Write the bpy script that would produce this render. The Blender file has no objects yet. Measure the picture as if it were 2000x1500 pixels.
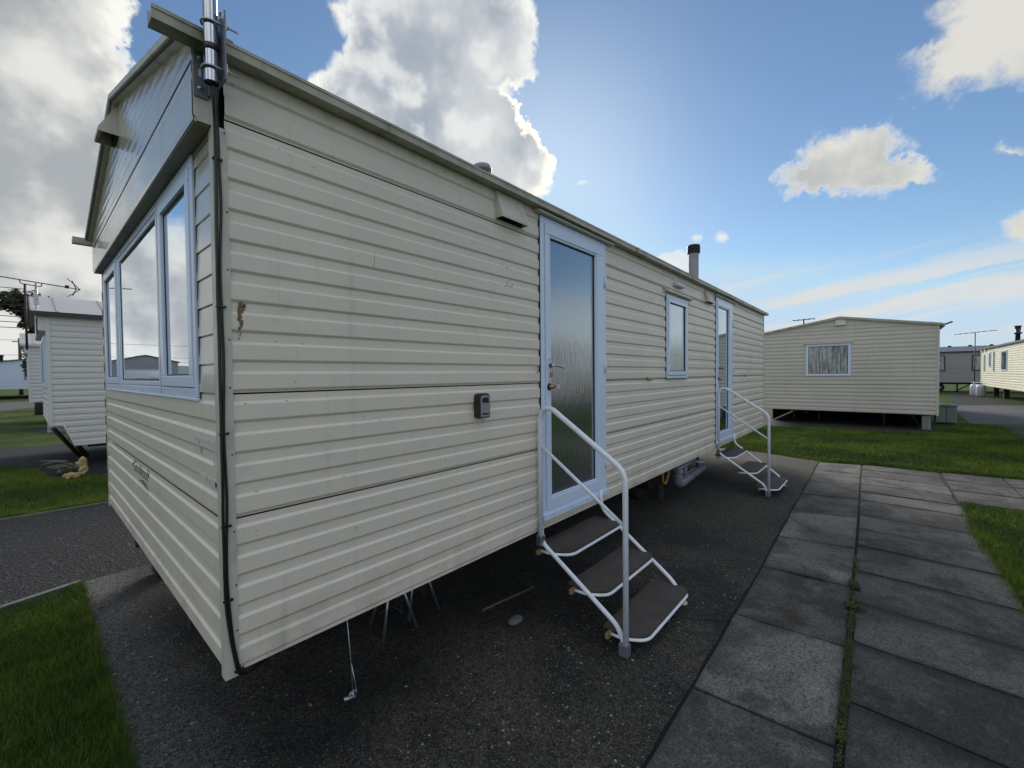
import bpy, bmesh, math, random
import numpy as np
from mathutils import Vector, Matrix, noise as mnoise

random.seed(7); RNG = np.random.default_rng(7)
rad = math.radians
scene = bpy.context.scene
C = scene.collection

# ------------------------------------------------------------------ camera
CAM = Vector((-0.4286, -1.6595, 1.55)); YAW, PITCH, ROLL = 0.717139, -0.022427, -0.009476
fwd = Vector((math.cos(PITCH)*math.cos(YAW), math.cos(PITCH)*math.sin(YAW), math.sin(PITCH)))
rgt = Vector((math.sin(YAW), -math.cos(YAW), 0)); up = rgt.cross(fwd)
r2 = math.cos(ROLL)*rgt + math.sin(ROLL)*up; u2 = -math.sin(ROLL)*rgt + math.cos(ROLL)*up
cd = bpy.data.cameras.new('camera'); cam = bpy.data.objects.new('camera', cd); C.objects.link(cam)
M = Matrix(((r2.x, u2.x, -fwd.x, CAM.x), (r2.y, u2.y, -fwd.y, CAM.y), (r2.z, u2.z, -fwd.z, CAM.z), (0, 0, 0, 1)))
cam.matrix_world = M
cd.sensor_width = 36; cd.sensor_fit = 'HORIZONTAL'; cd.lens = 36*829.95/2000
cd.clip_start = 0.05; cd.clip_end = 6000
scene.camera = cam

# ------------------------------------------------------------------ colour management
vs = scene.view_settings
vs.view_transform = 'Standard'; vs.look = 'None'; vs.gamma = 1; vs.use_curve_mapping = False
vs.exposure = 0.0
scene.render.engine = 'CYCLES'
scene.cycles.use_denoising = True; scene.cycles.use_adaptive_sampling = True; scene.cycles.adaptive_threshold = 0.02
scene.cycles.max_bounces = 5; scene.cycles.diffuse_bounces = 3; scene.cycles.glossy_bounces = 3; scene.cycles.transparent_max_bounces = 4

# ------------------------------------------------------------------ sun
SUN_AZ, SUN_EL = 36.7, 24.0
sd = bpy.data.lights.new('sun', 'SUN'); sun = bpy.data.objects.new('sun', sd); C.objects.link(sun)
sd.energy = 4.2; sd.angle = rad(25); sd.color = (1.0, 0.93, 0.82)
sdir = Vector((math.cos(rad(SUN_EL))*math.cos(rad(SUN_AZ)), math.cos(rad(SUN_EL))*math.sin(rad(SUN_AZ)), math.sin(rad(SUN_EL))))
sun.rotation_euler = sdir.to_track_quat('Z', 'Y').to_euler()
sun.location = (20, 15, 20)


# ------------------------------------------------------------------ node helper
class NT:
    def __init__(s, tree): s.t = tree; s.n = tree.nodes; s.l = tree.links
    def new(s, typ, **kw):
        n = s.n.new(typ)
        for k, v in kw.items(): setattr(n, k, v)
        return n
    def put(s, sock, v):
        if v is None: return
        if isinstance(v, bpy.types.NodeSocket): s.l.new(v, sock)
        else:
            try: sock.default_value = v
            except Exception:
                sock.default_value = tuple(v) + (1,)
    def m(s, op, a, b=None, c=None, clamp=False):
        n = s.new('ShaderNodeMath', operation=op, use_clamp=clamp)
        s.put(n.inputs[0], a); s.put(n.inputs[1], b)
        if c is not None: s.put(n.inputs[2], c)
        return n.outputs[0]
    def vm(s, op, a, b=None):
        n = s.new('ShaderNodeVectorMath', operation=op); s.put(n.inputs[0], a)
        if b is not None: s.put(n.inputs[1], b)
        return n.outputs[0]
    def scale(s, a, k):
        n = s.new('ShaderNodeVectorMath', operation='SCALE'); s.put(n.inputs[0], a); s.put(n.inputs['Scale'], k); return n.outputs[0]
    def sstep(s, v, lo, hi, a=0.0, b=1.0):
        n = s.new('ShaderNodeMapRange', interpolation_type='SMOOTHSTEP')
        s.put(n.inputs[0], v); s.put(n.inputs[1], lo); s.put(n.inputs[2], hi); s.put(n.inputs[3], a); s.put(n.inputs[4], b)
        return n.outputs[0]
    def lin(s, v, lo, hi, a=0.0, b=1.0):
        n = s.new('ShaderNodeMapRange'); s.put(n.inputs[0], v); s.put(n.inputs[1], lo); s.put(n.inputs[2], hi); s.put(n.inputs[3], a); s.put(n.inputs[4], b)
        return n.outputs[0]
    def mix(s, f, a, b, blend='MIX'):
        n = s.new('ShaderNodeMix', data_type='RGBA', blend_type=blend)
        s.put(n.inputs[0], f); s.put(n.inputs[6], a); s.put(n.inputs[7], b)
        return n.outputs[2]
    def noise(s, vec, scale, detail=4, rough=0.55, dist=0.0, color=False):
        n = s.new('ShaderNodeTexNoise'); s.put(n.inputs['Vector'], vec)
        n.inputs['Scale'].default_value = scale; n.inputs['Detail'].default_value = detail
        n.inputs['Roughness'].default_value = rough; n.inputs['Distortion'].default_value = dist
        return n.outputs['Color'] if color else n.outputs['Fac']
    def vor(s, vec, scale, feature='F1', out='Distance', rnd=1.0):
        n = s.new('ShaderNodeTexVoronoi', feature=feature); s.put(n.inputs['Vector'], vec)
        n.inputs['Scale'].default_value = scale; n.inputs['Randomness'].default_value = rnd
        return n.outputs[out]
    def xyz(s, v):
        n = s.new('ShaderNodeSeparateXYZ'); s.put(n.inputs[0], v); return n.outputs
    def comb(s, x, y, z):
        n = s.new('ShaderNodeCombineXYZ'); s.put(n.inputs[0], x); s.put(n.inputs[1], y); s.put(n.inputs[2], z); return n.outputs[0]
    def bump(s, h, strength, dist, normal=None):
        n = s.new('ShaderNodeBump'); n.inputs['Strength'].default_value = strength; n.inputs['Distance'].default_value = dist
        s.put(n.inputs['Height'], h)
        if normal is not None: s.put(n.inputs['Normal'], normal)
        return n.outputs[0]


def grey(v): return (v, v, v, 1)


# ------------------------------------------------------------------ world: Nishita sky with clouds by direction
world = bpy.data.worlds.new('World'); scene.world = world; world.use_nodes = True
W = NT(world.node_tree); W.n.clear()
SKY_STRENGTH = 0.10
sky = W.new('ShaderNodeTexSky', sky_type='NISHITA'); sky.sun_disc = False
sky.sun_elevation = rad(SUN_EL); sky.sun_rotation = rad(90 - SUN_AZ)
sky.air_density = 1.0; sky.dust_density = 0.15; sky.ozone_density = 2.0
tc = W.new('ShaderNodeTexCoord'); D = tc.outputs['Generated']
dx, dy, dz = W.xyz(D)
AZ = W.m('MULTIPLY', W.m('ARCTAN2', dy, dx), 180/math.pi)
EL = W.m('MULTIPLY', W.m('ARCSINE', dz), 180/math.pi)
sund = W.vm('DOT_PRODUCT', D, tuple(sdir))
_n = [n for n in W.n if n.type == 'VECT_MATH'][-1]
SUNANG = W.m('MULTIPLY', W.m('ARCCOSINE', _n.outputs['Value']), 180/math.pi)
wc = W.noise(D, 9.0, 6, 0.62, color=True)
wr = W.xyz(W.vm('SUBTRACT', wc, (0.5, 0.5, 0.5)))
wc2 = W.noise(D, 42.0, 3, 0.6, color=True)
wr2 = W.xyz(W.vm('SUBTRACT', wc2, (0.5, 0.5, 0.5)))
WA = W.m('ADD', W.m('MULTIPLY', wr[0], 6.5), W.m('MULTIPLY', wr2[0], 3.2))
WE = W.m('ADD', W.m('MULTIPLY', wr[1], 6.5), W.m('MULTIPLY', wr2[1], 3.2))
NB = W.noise(D, 5.0, 4, 0.55)          # broad cloud shading
NM = W.noise(D, 10.0, 4, 0.5)    # mid shading
AZW, ELW = W.m('ADD', AZ, WA), W.m('ADD', EL, WE)


NS = W.noise(D, 24.0, 3, 0.5)
def star_cloud(pts, warp=1.0):
    """degrees inside the outline (negative outside) of a star-shaped cloud given by (azimuth, elevation)"""
    a0 = sum(p[0] for p in pts)/len(pts); e0 = sum(p[1] for p in pts)/len(pts); ca = math.cos(rad(e0))
    pol = []
    for i in range(len(pts)):
        p, q = pts[i], pts[(i+1) % len(pts)]
        for k in range(6):
            a = (p[0]+(q[0]-p[0])*k/6 - a0)*ca; e = p[1]+(q[1]-p[1])*k/6 - e0
            pol.append((math.atan2(e, a)/(2*math.pi)+0.5, math.hypot(a, e)))
    pol.sort(); RM = max(p[1] for p in pol)*1.02
    bins = 40; vals = []
    for b in range(bins+1):
        t = b/bins
        best = sorted((min(abs(p[0]-t), 1-abs(p[0]-t)), p[1]) for p in pol)[:3]
        w = [1/(0.004+d) for d, _ in best]
        vals.append(sum(wi*r for wi, (_, r) in zip(w, best))/sum(w)/RM)
    vals[-1] = vals[0]
    aw = W.m('ADD', AZ, W.m('MULTIPLY', WA, warp)); ew = W.m('ADD', EL, W.m('MULTIPLY', WE, warp))
    x = W.m('MULTIPLY', W.m('SUBTRACT', aw, a0), ca); y = W.m('SUBTRACT', ew, e0)
    th = W.m('ADD', W.m('DIVIDE', W.m('ARCTAN2', y, x), 2*math.pi), 0.5)
    rr = W.m('SQRT', W.m('ADD', W.m('MULTIPLY', x, x), W.m('MULTIPLY', y, y)))
    fc = W.new('ShaderNodeFloatCurve'); cv = fc.mapping.curves[0]
    cv.points[0].location = (0, vals[0]); cv.points[1].location = (1, vals[-1])
    for b in range(1, bins): cv.points.new(b/bins, vals[b])
    for p in cv.points: p.handle_type = 'AUTO'
    fc.mapping.use_clip = False; fc.mapping.update()
    W.put(fc.inputs['Factor'], 1.0); W.put(fc.inputs['Value'], th)
    return W.m('SUBTRACT', W.m('MULTIPLY', fc.outputs[0], RM), rr)


K = 1/SKY_STRENGTH
def cc(r, g, b): return (r*K, g*K, b*K, 1)

base = W.mix(1.0, sky.outputs[0], (1.02, 1.12, 1.17, 1), 'MULTIPLY')
base = W.mix(1.0, base, (0.50*K, 0.72*K, 0.93*K, 1), 'DARKEN')
# pale band of low cloud toward the horizon
hz = W.sstep(EL, -1.0, 15.0, 1.0, 0.0)
base = W.mix(W.m('MULTIPLY', hz, 0.62), base, cc(0.60, 0.70, 0.80))
# brightening round the hidden sun
glow = W.m('POWER', W.sstep(SUNANG, 0, 30, 1, 0), 2.0)
base = W.mix(W.m('MULTIPLY', glow, 0.55), base, cc(0.60, 0.76, 0.93))

CL_A = [(63.16, 38.04), (61.85, 39.04), (62.02, 41.18), (58.83, 43.75), (47.24, 45.58), (38.52, 44.36), (37.1, 40.73), (37.39, 39.18), (37.55, 37.14), (38.24, 35.65), (37.44, 34.95), (38.67, 33.86), (41.07, 32.73), (39.38, 31.5), (38.05, 29.22), (35.69, 27.83), (34.69, 25.92), (35.52, 23.74), (37.11, 21.5), (43.61, 20.4), (54.24, 25.07), (63.92, 30.79), (66.15, 32.15), (64.7, 33.8), (62.37, 34.78), (61.47, 35.36), (62.62, 36.58)]
CL_C = [(-3.08, 30.99), (-3.93, 31.82), (-5.86, 33.4), (-12.69, 35), (-22, 34), (-24, 27), (-20, 21), (-12.8, 21.0), (-8.97, 21.51), (-7.81, 22.18), (-5.02, 22.98), (-2.29, 23.31), (-0.62, 24.31), (-1.16, 26.75), (-0.62, 28.2), (-2.23, 28.26), (-3.27, 29.48)]
CL_D = [(9.7, 21.22), (8.62, 21.72), (7.19, 22.83), (5.36, 24.3), (2.56, 24.28), (0.34, 23.79), (-1.57, 22.01), (-1.77, 20.96), (-3.73, 19.26), (-5.02, 17.35), (-2.7, 17.83), (-0.49, 17.18), (1.47, 17.01), (3.56, 17.85), (8.12, 18.71)]
CL_E = [(-6.96, 18.59), (-7.25, 19.49), (-8.43, 19.33), (-9.6, 18.93), (-10, 17.95), (-7.57, 18.18)]
CL_F = [(-7.03, 12.7), (-8.78, 13.71), (-12, 14.6), (-17, 13), (-16, 10.5), (-10.72, 10.3), (-8.82, 10.65), (-7.65, 11.26)]

# low streaks on the right
sx = W.m('ADD', W.m('MULTIPLY', AZ, 0.045), W.m('MULTIPLY', wr[0], 0.25))
sy = W.m('ADD', W.m('ADD', W.m('MULTIPLY', EL, 0.62), W.m('MULTIPLY', AZ, 0.10)), W.m('MULTIPLY', wr[1], 0.8))
sn = W.noise(W.comb(sx, sy, 3.3), 1.15, 4, 0.5)
sm = W.m('MULTIPLY', W.sstep(EL, 2.0, 4.5), W.sstep(EL, 8.0, 13.5, 1, 0))
sm = W.m('MULTIPLY', sm, W.sstep(AZ, 14, 20, 1, 0))
st = W.m('MULTIPLY', W.sstep(sn, 0.41, 0.60), sm)
base = W.mix(W.m('MULTIPLY', st, 0.85), base, cc(0.74, 0.74, 0.71))

# broken cloud over the rest of the sky (outside the open blue part in front)
pz = W.m('ADD', W.m('MAXIMUM', dz, 0.0), 0.16)
PV = W.comb(W.m('DIVIDE', dx, pz), W.m('DIVIDE', dy, pz), 0.0)
gn = W.noise(PV, 1.05, 6, 0.58)
gs = W.noise(PV, 2.6, 5, 0.6)
blue = W.m('MULTIPLY', W.sstep(AZW, -66, -54), W.sstep(AZW, 79, 84, 1, 0))
blue = W.m('MULTIPLY', blue, W.sstep(W.m('ADD', EL, WE), 46, 56, 1, 0))
gt = W.m('SUBTRACT', gn, W.m('MULTIPLY', blue, 0.5))
gap0 = W.m('MULTIPLY', W.m('MULTIPLY', W.sstep(AZW, 90, 95), W.sstep(AZ, 165, 150)), W.sstep(ELW, 12, 17))
gap0 = W.m('MULTIPLY', gap0, W.sstep(EL, 60, 50))
ga = W.m('MULTIPLY', W.sstep(gt, 0.36, 0.48), W.m('SUBTRACT', 1.0, gap0))
gshade = W.m('ADD', W.m('MULTIPLY', W.sstep(gs, 0.36, 0.66), 0.75), W.m('MULTIPLY', W.sstep(gt, 0.40, 0.70, 1, 0), 0.45), clamp=True)
gcol = W.mix(gshade, cc(0.44, 0.50, 0.57), cc(0.95, 0.99, 1.05))
base = W.mix(ga, base, gcol)

# the heavy bank of cloud on the left
lt = W.m('SUBTRACT', W.m('ADD', AZW, W.m('MULTIPLY', W.m('SUBTRACT', EL, 25), 0.06)), 82.0)
lt = W.m('MULTIPLY', lt, W.sstep(AZ, 150, 120))
gapl = W.m('MULTIPLY', W.sstep(AZW, 95, 99), W.sstep(ELW, 12, 17))
la = W.m('MULTIPLY', W.sstep(lt, 0.0, 1.0), W.m('SUBTRACT', 1.0, gapl))
ls = W.m('ADD', W.m('MULTIPLY', W.sstep(NM, 0.34, 0.66), 0.72), W.m('MULTIPLY', W.sstep(lt, 0.2, 3.0, 0.55, 0.0), 1.0), clamp=True)
ls = W.m('MULTIPLY', ls, W.sstep(NB, 0.30, 0.58, 0.50, 1.0))
lcol = W.mix(ls, cc(0.40, 0.43, 0.45), cc(0.97, 0.96, 0.90))
base = W.mix(W.m('MULTIPLY', la, W.sstep(EL, 0, 4, 0.7, 1.0)), base, lcol)


def add_cloud(base, pts, dark, lit, rim, depth=5.0, warp=1.0, soft=1.2, hard=0.0, shade_lo=0.36, shade_hi=0.64, opac=1.0):
    t = star_cloud(pts, warp)
    a = W.m('MULTIPLY', W.sstep(t, hard, hard+soft), opac)
    inner = W.sstep(NM, shade_lo, shade_hi)
    edge = W.sstep(W.m('ADD', t, W.m('MULTIPLY', W.m('SUBTRACT', NM, 0.5), depth*1.4)), 0.2, depth, 1.0, 0.0)
    col = W.mix(inner, dark, lit)
    col = W.mix(edge, col, rim)
    return W.mix(a, base, col)

CL_A = [p for p in CL_A if p[0] < 62.7 or p[1] > 38]
CL_A2 = [(67.5, 31.5), (66.15, 32.8), (64.7, 34.0), (62.9, 35.0), (61.3, 35.6), (58, 36), (54, 33), (50, 27), (56, 24), (63, 28)]
CL_A3 = [(64.2, 38.6), (62.2, 39.6), (59, 39), (59.5, 37), (62.4, 36.2)]
t0 = W.m('MAXIMUM', W.m('MAXIMUM', star_cloud(CL_A, 0.8), star_cloud(CL_A2, 0.55)), star_cloud(CL_A3, 0.4))
# main towering cloud: grey body, sunlit rim that flares beside the hidden sun
a = W.sstep(t0, -0.1, 1.0)
edge = W.sstep(W.m('ADD', t0, W.m('MULTIPLY', W.m('SUBTRACT', NM, 0.5), 7.0)), 0.3, 3.2, 1.0, 0.0)
body = W.mix(W.sstep(NB, 0.36, 0.60), cc(0.38, 0.43, 0.50), cc(0.66, 0.69, 0.71))
body = W.mix(W.m('MULTIPLY', W.sstep(W.m('ADD', NM, W.m('MULTIPLY', W.m('SUBTRACT', NS, 0.5), 0.25)), 0.49, 0.66), 0.75), body, cc(0.86, 0.87, 0.86))
rimc = W.mix(W.sstep(SUNANG, 3, 13, 1, 0), cc(0.95, 0.95, 0.92), cc(1.55, 1.42, 1.05))
body = W.mix(edge, body, rimc)
base = W.mix(a, base, body)
base = add_cloud(base, CL_C, cc(0.56, 0.57, 0.56), cc(0.74, 0.73, 0.69), cc(0.74, 0.77, 0.80), 2.2, 0.9, 2.4)
base = add_cloud(base, CL_D, cc(0.52, 0.54, 0.53), cc(0.78, 0.77, 0.71), cc(0.88, 0.88, 0.85), 1.7, 0.95, 1.7)
base = add_cloud(base, CL_E, cc(0.6, 0.63, 0.66), cc(0.72, 0.72, 0.72), cc(0.74, 0.76, 0.8), 0.8, 0.5, 1.3)
base = add_cloud(base, CL_F, cc(0.56, 0.57, 0.56), cc(0.74, 0.72, 0.66), cc(0.78, 0.78, 0.78), 1.5, 0.5, 1.2)
for (a0, e0, ra, re) in ((20.2, 13.6, 3.0, 1.5), (17.4, 15.95, 0.8, 0.55), (15.0, 15.7, 1.1, 0.75), (31.2, 18.2, 2.0, 0.8), (31.2, 23.7, 0.9, 0.4)):
    pts = [(a0+ra*math.cos(q*math.pi/5), e0+re*math.sin(q*math.pi/5)) for q in range(10)]
    base = add_cloud(base, pts, cc(0.8, 0.82, 0.84), cc(0.92, 0.92, 0.90), cc(0.92, 0.94, 0.95), 0.6, 0.28, 0.7, opac=0.85)
# below the horizon: dull ground light
base = W.mix(W.sstep(EL, -0.6, 0.1, 1, 0), base, cc(0.09, 0.10, 0.09))
bg = W.new('ShaderNodeBackground'); bg.inputs['Strength'].default_value = SKY_STRENGTH
W.l.new(base, bg.inputs['Color'])
wo = W.new('ShaderNodeOutputWorld'); W.l.new(bg.outputs[0], wo.inputs[0])


# ------------------------------------------------------------------ materials
MATS = {}
def material(name, color=(0.5, 0.5, 0.5), rough=0.5, metal=0.0, spec=0.5, build=None):
    m = bpy.data.materials.new(name); m.use_nodes = True
    t = NT(m.node_tree); b = t.n['Principled BSDF']
    b.inputs['Base Color'].default_value = (*color[:3], 1); b.inputs['Roughness'].default_value = rough
    b.inputs['Metallic'].default_value = metal; b.inputs['Specular IOR Level'].default_value = spec
    if build: build(t, b)
    MATS[name] = m; return m


def coords(t, kind='Object'):
    return t.new('ShaderNodeTexCoord').outputs[kind]
def pos(t): return t.new('ShaderNodeNewGeometry').outputs['Position']


def weather(amount=0.25, scale=3.0, dirt=(0.16, 0.15, 0.11), rough_var=0.1, bump=0.0, grain=0.0):
    """dirt blotches and rain streaks on a painted surface"""
    def f(t, b):
        col = tuple(b.inputs['Base Color'].default_value)
        P = pos(t)
        n1 = t.noise(P, scale, 6, 0.6)
        x, y, z = t.xyz(P)
        st = t.noise(t.comb(t.m('MULTIPLY', x, 14), t.m('MULTIPLY', y, 14), t.m('MULTIPLY', z, 0.7)), 1.0, 4, 0.6)
        k = t.m('MULTIPLY', t.m('ADD', t.sstep(n1, 0.45, 0.75), t.sstep(st, 0.52, 0.78)), amount, clamp=True)
        t.l.new(t.mix(k, col, (*dirt, 1)), b.inputs['Base Color'])
        r0 = b.inputs['Roughness'].default_value
        t.l.new(t.lin(n1, 0.3, 0.7, r0 - rough_var, r0 + rough_var), b.inputs['Roughness'])
        if bump or grain:
            nrm = None
            if bump: nrm = t.bump(t.noise(P, 2.2, 2, 0.5), bump, 0.05)
            if grain:
                g = t.noise(t.comb(t.m('MULTIPLY', x, 3), t.m('MULTIPLY', y, 3), t.m('MULTIPLY', z, 150)), 1.0, 3, 0.5)
                nrm = t.bump(g, grain, 0.002, nrm)
            t.l.new(nrm, b.inputs['Normal'])
    return f

def cladding(t, b):
    P = pos(t); x, y, z = t.xyz(P)
    col = (0.725, 0.670, 0.572, 1)
    n1 = t.noise(P, 1.1, 6, 0.6)
    n2 = t.noise(P, 7, 5, 0.65)
    st = t.noise(t.comb(t.m('MULTIPLY', x, 18), t.m('MULTIPLY', y, 18), t.m('MULTIPLY', z, 0.9)), 1.0, 5, 0.65)
    c = t.mix(t.sstep(n1, 0.38, 0.68), col, (0.68, 0.630, 0.540, 1))
    c = t.mix(t.m('MULTIPLY', t.sstep(st, 0.54, 0.78), 0.30), c, (0.33, 0.32, 0.25, 1))
    c = t.mix(t.m('MULTIPLY', t.sstep(n2, 0.58, 0.80), 0.22), c, (0.30, 0.30, 0.22, 1))
    # scuffs and flecks
    fl = t.vor(t.comb(t.m('MULTIPLY', x, 9), t.m('MULTIPLY', y, 9), t.m('MULTIPLY', z, 14)), 1.0)
    c = t.mix(t.m('MULTIPLY', t.sstep(fl, 0.03, 0.055, 1, 0), 0.75), c, (0.08, 0.075, 0.06, 1))
    # grime that settles under the eaves and along the bottom edge
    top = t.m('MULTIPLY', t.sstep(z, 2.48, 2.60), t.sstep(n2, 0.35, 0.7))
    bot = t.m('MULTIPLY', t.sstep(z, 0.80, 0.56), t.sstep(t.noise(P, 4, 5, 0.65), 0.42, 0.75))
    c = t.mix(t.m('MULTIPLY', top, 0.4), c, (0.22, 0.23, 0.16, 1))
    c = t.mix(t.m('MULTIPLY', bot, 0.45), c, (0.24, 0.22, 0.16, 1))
    t.l.new(c, b.inputs['Base Color'])
    t.l.new(t.lin(n2, 0.3, 0.7, 0.30, 0.44), b.inputs['Roughness'])
    nb = t.bump(t.noise(P, 1.7, 3, 0.5), 0.35, 0.02)
    g = t.noise(t.comb(t.m('MULTIPLY', x, 3.5), t.m('MULTIPLY', y, 3.5), t.m('MULTIPLY', z, 170)), 1.0, 3, 0.55)
    t.l.new(t.bump(g, 0.14, 0.0016, nb), b.inputs['Normal'])

material('cladding', (0.6, 0.575, 0.475), 0.36, build=cladding)

def gloss_cladding(t, b):
    P = pos(t); x, y, z = t.xyz(P)
    n2 = t.noise(P, 5, 5, 0.65)
    st = t.noise(t.comb(t.m('MULTIPLY', x, 18), t.m('MULTIPLY', y, 18), t.m('MULTIPLY', z, 0.9)), 1.0, 5, 0.65)
    c = t.mix(t.m('MULTIPLY', t.sstep(n2, 0.5, 0.8), 0.30), (0.60, 0.565, 0.49, 1), (0.36, 0.35, 0.28, 1))
    c = t.mix(t.m('MULTIPLY', t.sstep(st, 0.54, 0.8), 0.22), c, (0.3, 0.3, 0.23, 1))
    fl = t.vor(P, 11.0)
    c = t.mix(t.m('MULTIPLY', t.sstep(fl, 0.03, 0.05, 1, 0), 0.8), c, (0.05, 0.05, 0.05, 1))
    t.l.new(c, b.inputs['Base Color'])
    t.l.new(t.lin(n2, 0.3, 0.7, 0.15, 0.26), b.inputs['Roughness'])
    b.inputs['Coat Weight'].default_value = 0.45; b.inputs['Coat Roughness'].default_value = 0.04; b.inputs['Coat IOR'].default_value = 1.6
    t.l.new(t.bump(t.noise(P, 2.6, 3, 0.5), 0.30, 0.02), b.inputs['Normal'])
material('end_cladding', (0.58, 0.56, 0.47), 0.22, build=gloss_cladding)

material('trim', (0.56, 0.545, 0.46), 0.4, build=weather(0.35, 9, (0.2, 0.19, 0.13)))
material('gutter', (0.42, 0.41, 0.33), 0.5, build=weather(0.55, 6, (0.12, 0.12, 0.075)))
material('soffit', (0.26, 0.25, 0.2), 0.7, build=weather(0.5, 6, (0.09, 0.085, 0.06)))
material('upvc', (0.64, 0.76, 0.94), 0.25, build=weather(0.05, 3, (0.3, 0.32, 0.33), 0.04))  # white frames, with the blue of the sky light tinted into the colour
material('gasket', (0.012, 0.013, 0.016), 0.5)
material('roofing', (0.17, 0.165, 0.165), 0.65, build=weather(0.4, 4, (0.07, 0.075, 0.05)))
material('black_plastic', (0.012, 0.012, 0.013), 0.4)
material('rubber', (0.016, 0.016, 0.017), 0.75)
material('dark_steel', (0.035, 0.035, 0.037), 0.6, 0.3, build=weather(0.4, 12, (0.05, 0.03, 0.02)))
material('galvanised', (0.42, 0.44, 0.47), 0.38, 0.9, build=weather(0.3, 30, (0.2, 0.2, 0.2)))
material('chrome', (0.66, 0.67, 0.69), 0.12, 1.0, build=weather(0.15, 25, (0.3, 0.3, 0.3), 0.05))
material('bracket_grey', (0.17, 0.19, 0.23), 0.5, 0.4)
material('brass', (0.36, 0.29, 0.17), 0.38, 0.9)
material('white_paint', (0.74, 0.80, 0.89), 0.3, build=weather(0.22, 26, (0.30, 0.22, 0.14), 0.08))  # white, likewise tinted with the blue of the sky light
material('rusty_white', (0.55, 0.5, 0.42), 0.5, build=weather(0.8, 40, (0.22, 0.11, 0.04)))
material('raw_wood', (0.26, 0.19, 0.09), 0.7, build=weather(0.4, 30, (0.12, 0.09, 0.05)))
material('grey_pipe', (0.21, 0.235, 0.28), 0.3, build=weather(0.35, 12, (0.07, 0.07, 0.06)))
material('silver_plastic', (0.25, 0.27, 0.31), 0.35)
material('flue_grey', (0.30, 0.31, 0.33), 0.5, build=weather(0.25, 10))
material('white_plastic', (0.62, 0.64, 0.68), 0.4, build=weather(0.25, 20))
material('brown_smear', (0.15, 0.10, 0.045), 0.8, build=weather(0.7, 60, (0.34, 0.26, 0.16)))
material('grey_residue', (0.28, 0.28, 0.26), 0.7)
material('letter_green', (0.10, 0.13, 0.115), 0.5)
material('copper_orange', (0.30, 0.16, 0.03), 0.6)
material('curtain', (0.60, 0.62, 0.62), 0.8)


def tread_top(t, b):
    P = pos(t)
    n = t.noise(P, 7, 6, 0.65); f = t.noise(P, 160, 3, 0.6)
    c = t.mix(t.sstep(n, 0.35, 0.7), (0.055, 0.043, 0.04, 1), (0.075, 0.062, 0.056, 1))
    t.l.new(t.mix(t.m('MULTIPLY', t.sstep(f, 0.5, 0.75), 0.5), c, (0.025, 0.02, 0.018, 1)), b.inputs['Base Color'])
    t.l.new(t.bump(f, 0.4, 0.002), b.inputs['Normal'])
material('tread', (0.06, 0.05, 0.045), 0.75, build=tread_top)


def glass(name, tint, refl, rough=0.02, bump=None):
    m = bpy.data.materials.new(name); m.use_nodes = True
    t = NT(m.node_tree); t.n.clear()
    o = t.new('ShaderNodeOutputMaterial')
    d = t.new('ShaderNodeBsdfDiffuse'); d.inputs[0].default_value = (*tint, 1)
    g = t.new('ShaderNodeBsdfAnisotropic'); g.inputs['Color'].default_value = (0.93, 0.96, 1.0, 1); g.inputs['Roughness'].default_value = rough
    fr = t.new('ShaderNodeFresnel'); fr.inputs[0].default_value = 1.52
    f = t.m('ADD', t.m('MULTIPLY', fr.outputs[0], 1.8), refl, clamp=True)
    mx = t.new('ShaderNodeMixShader'); t.l.new(f, mx.inputs[0]); t.l.new(d.outputs[0], mx.inputs[1]); t.l.new(g.outputs[0], mx.inputs[2])
    t.l.new(mx.outputs[0], o.inputs[0])
    if name == 'door_glass':
        zz = t.xyz(pos(t))[2]
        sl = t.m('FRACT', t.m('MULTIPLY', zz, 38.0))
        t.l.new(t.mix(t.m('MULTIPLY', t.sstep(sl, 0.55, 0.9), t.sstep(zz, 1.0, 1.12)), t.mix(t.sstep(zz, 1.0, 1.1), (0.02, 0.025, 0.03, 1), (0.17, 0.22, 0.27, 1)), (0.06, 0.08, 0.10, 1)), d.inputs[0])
    if bump:
        n = bump(t); t.l.new(n, g.inputs['Normal'])
    MATS[name] = m
def flat_wave(t): return t.bump(t.noise(pos(t), 1.3, 1, 0.5), 0.05, 0.02)
def reeded(t):
    P = pos(t); x, y, z = t.xyz(P)
    n = t.noise(t.comb(t.m('MULTIPLY', x, 55), 0.0, t.m('MULTIPLY', z, 7)), 1.0, 3, 0.6)
    n2 = t.noise(P, 120, 2, 0.5)
    return t.bump(t.m('ADD', n, t.m('MULTIPLY', n2, 0.25)), 0.24, 0.008)
def slats(t):
    P = pos(t); x, y, z = t.xyz(P)
    return t.bump(t.noise(P, 1.3, 1, 0.5), 0.05, 0.02)
glass('mirror_glass', (0.03, 0.035, 0.04), 0.52, 0.015, flat_wave)
glass('obscure_glass', (0.016, 0.024, 0.032), 0.32, 0.09, reeded)
glass('door_glass', (0.10, 0.12, 0.13), 0.22, 0.03, flat_wave)
glass('plain_glass', (0.05, 0.06, 0.07), 0.25, 0.03, flat_wave)

def net_curtain(t, b):
    P = pos(t); x, y, z = t.xyz(P)
    n = t.noise(t.comb(0.0, t.m('MULTIPLY', y, 26), t.m('MULTIPLY', z, 1.6)), 1.0, 3, 0.6)
    n2 = t.noise(P, 9, 4, 0.6)
    c = t.mix(t.sstep(n, 0.36, 0.66), (0.16, 0.18, 0.18, 1), (0.52, 0.55, 0.56, 1))
    t.l.new(t.mix(t.m('MULTIPLY', t.sstep(n2, 0.4, 0.7), 0.4), c, (0.08, 0.09, 0.08, 1)), b.inputs['Base Color'])
material('net_curtain', (0.4, 0.42, 0.42), 0.12, build=net_curtain)


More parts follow.
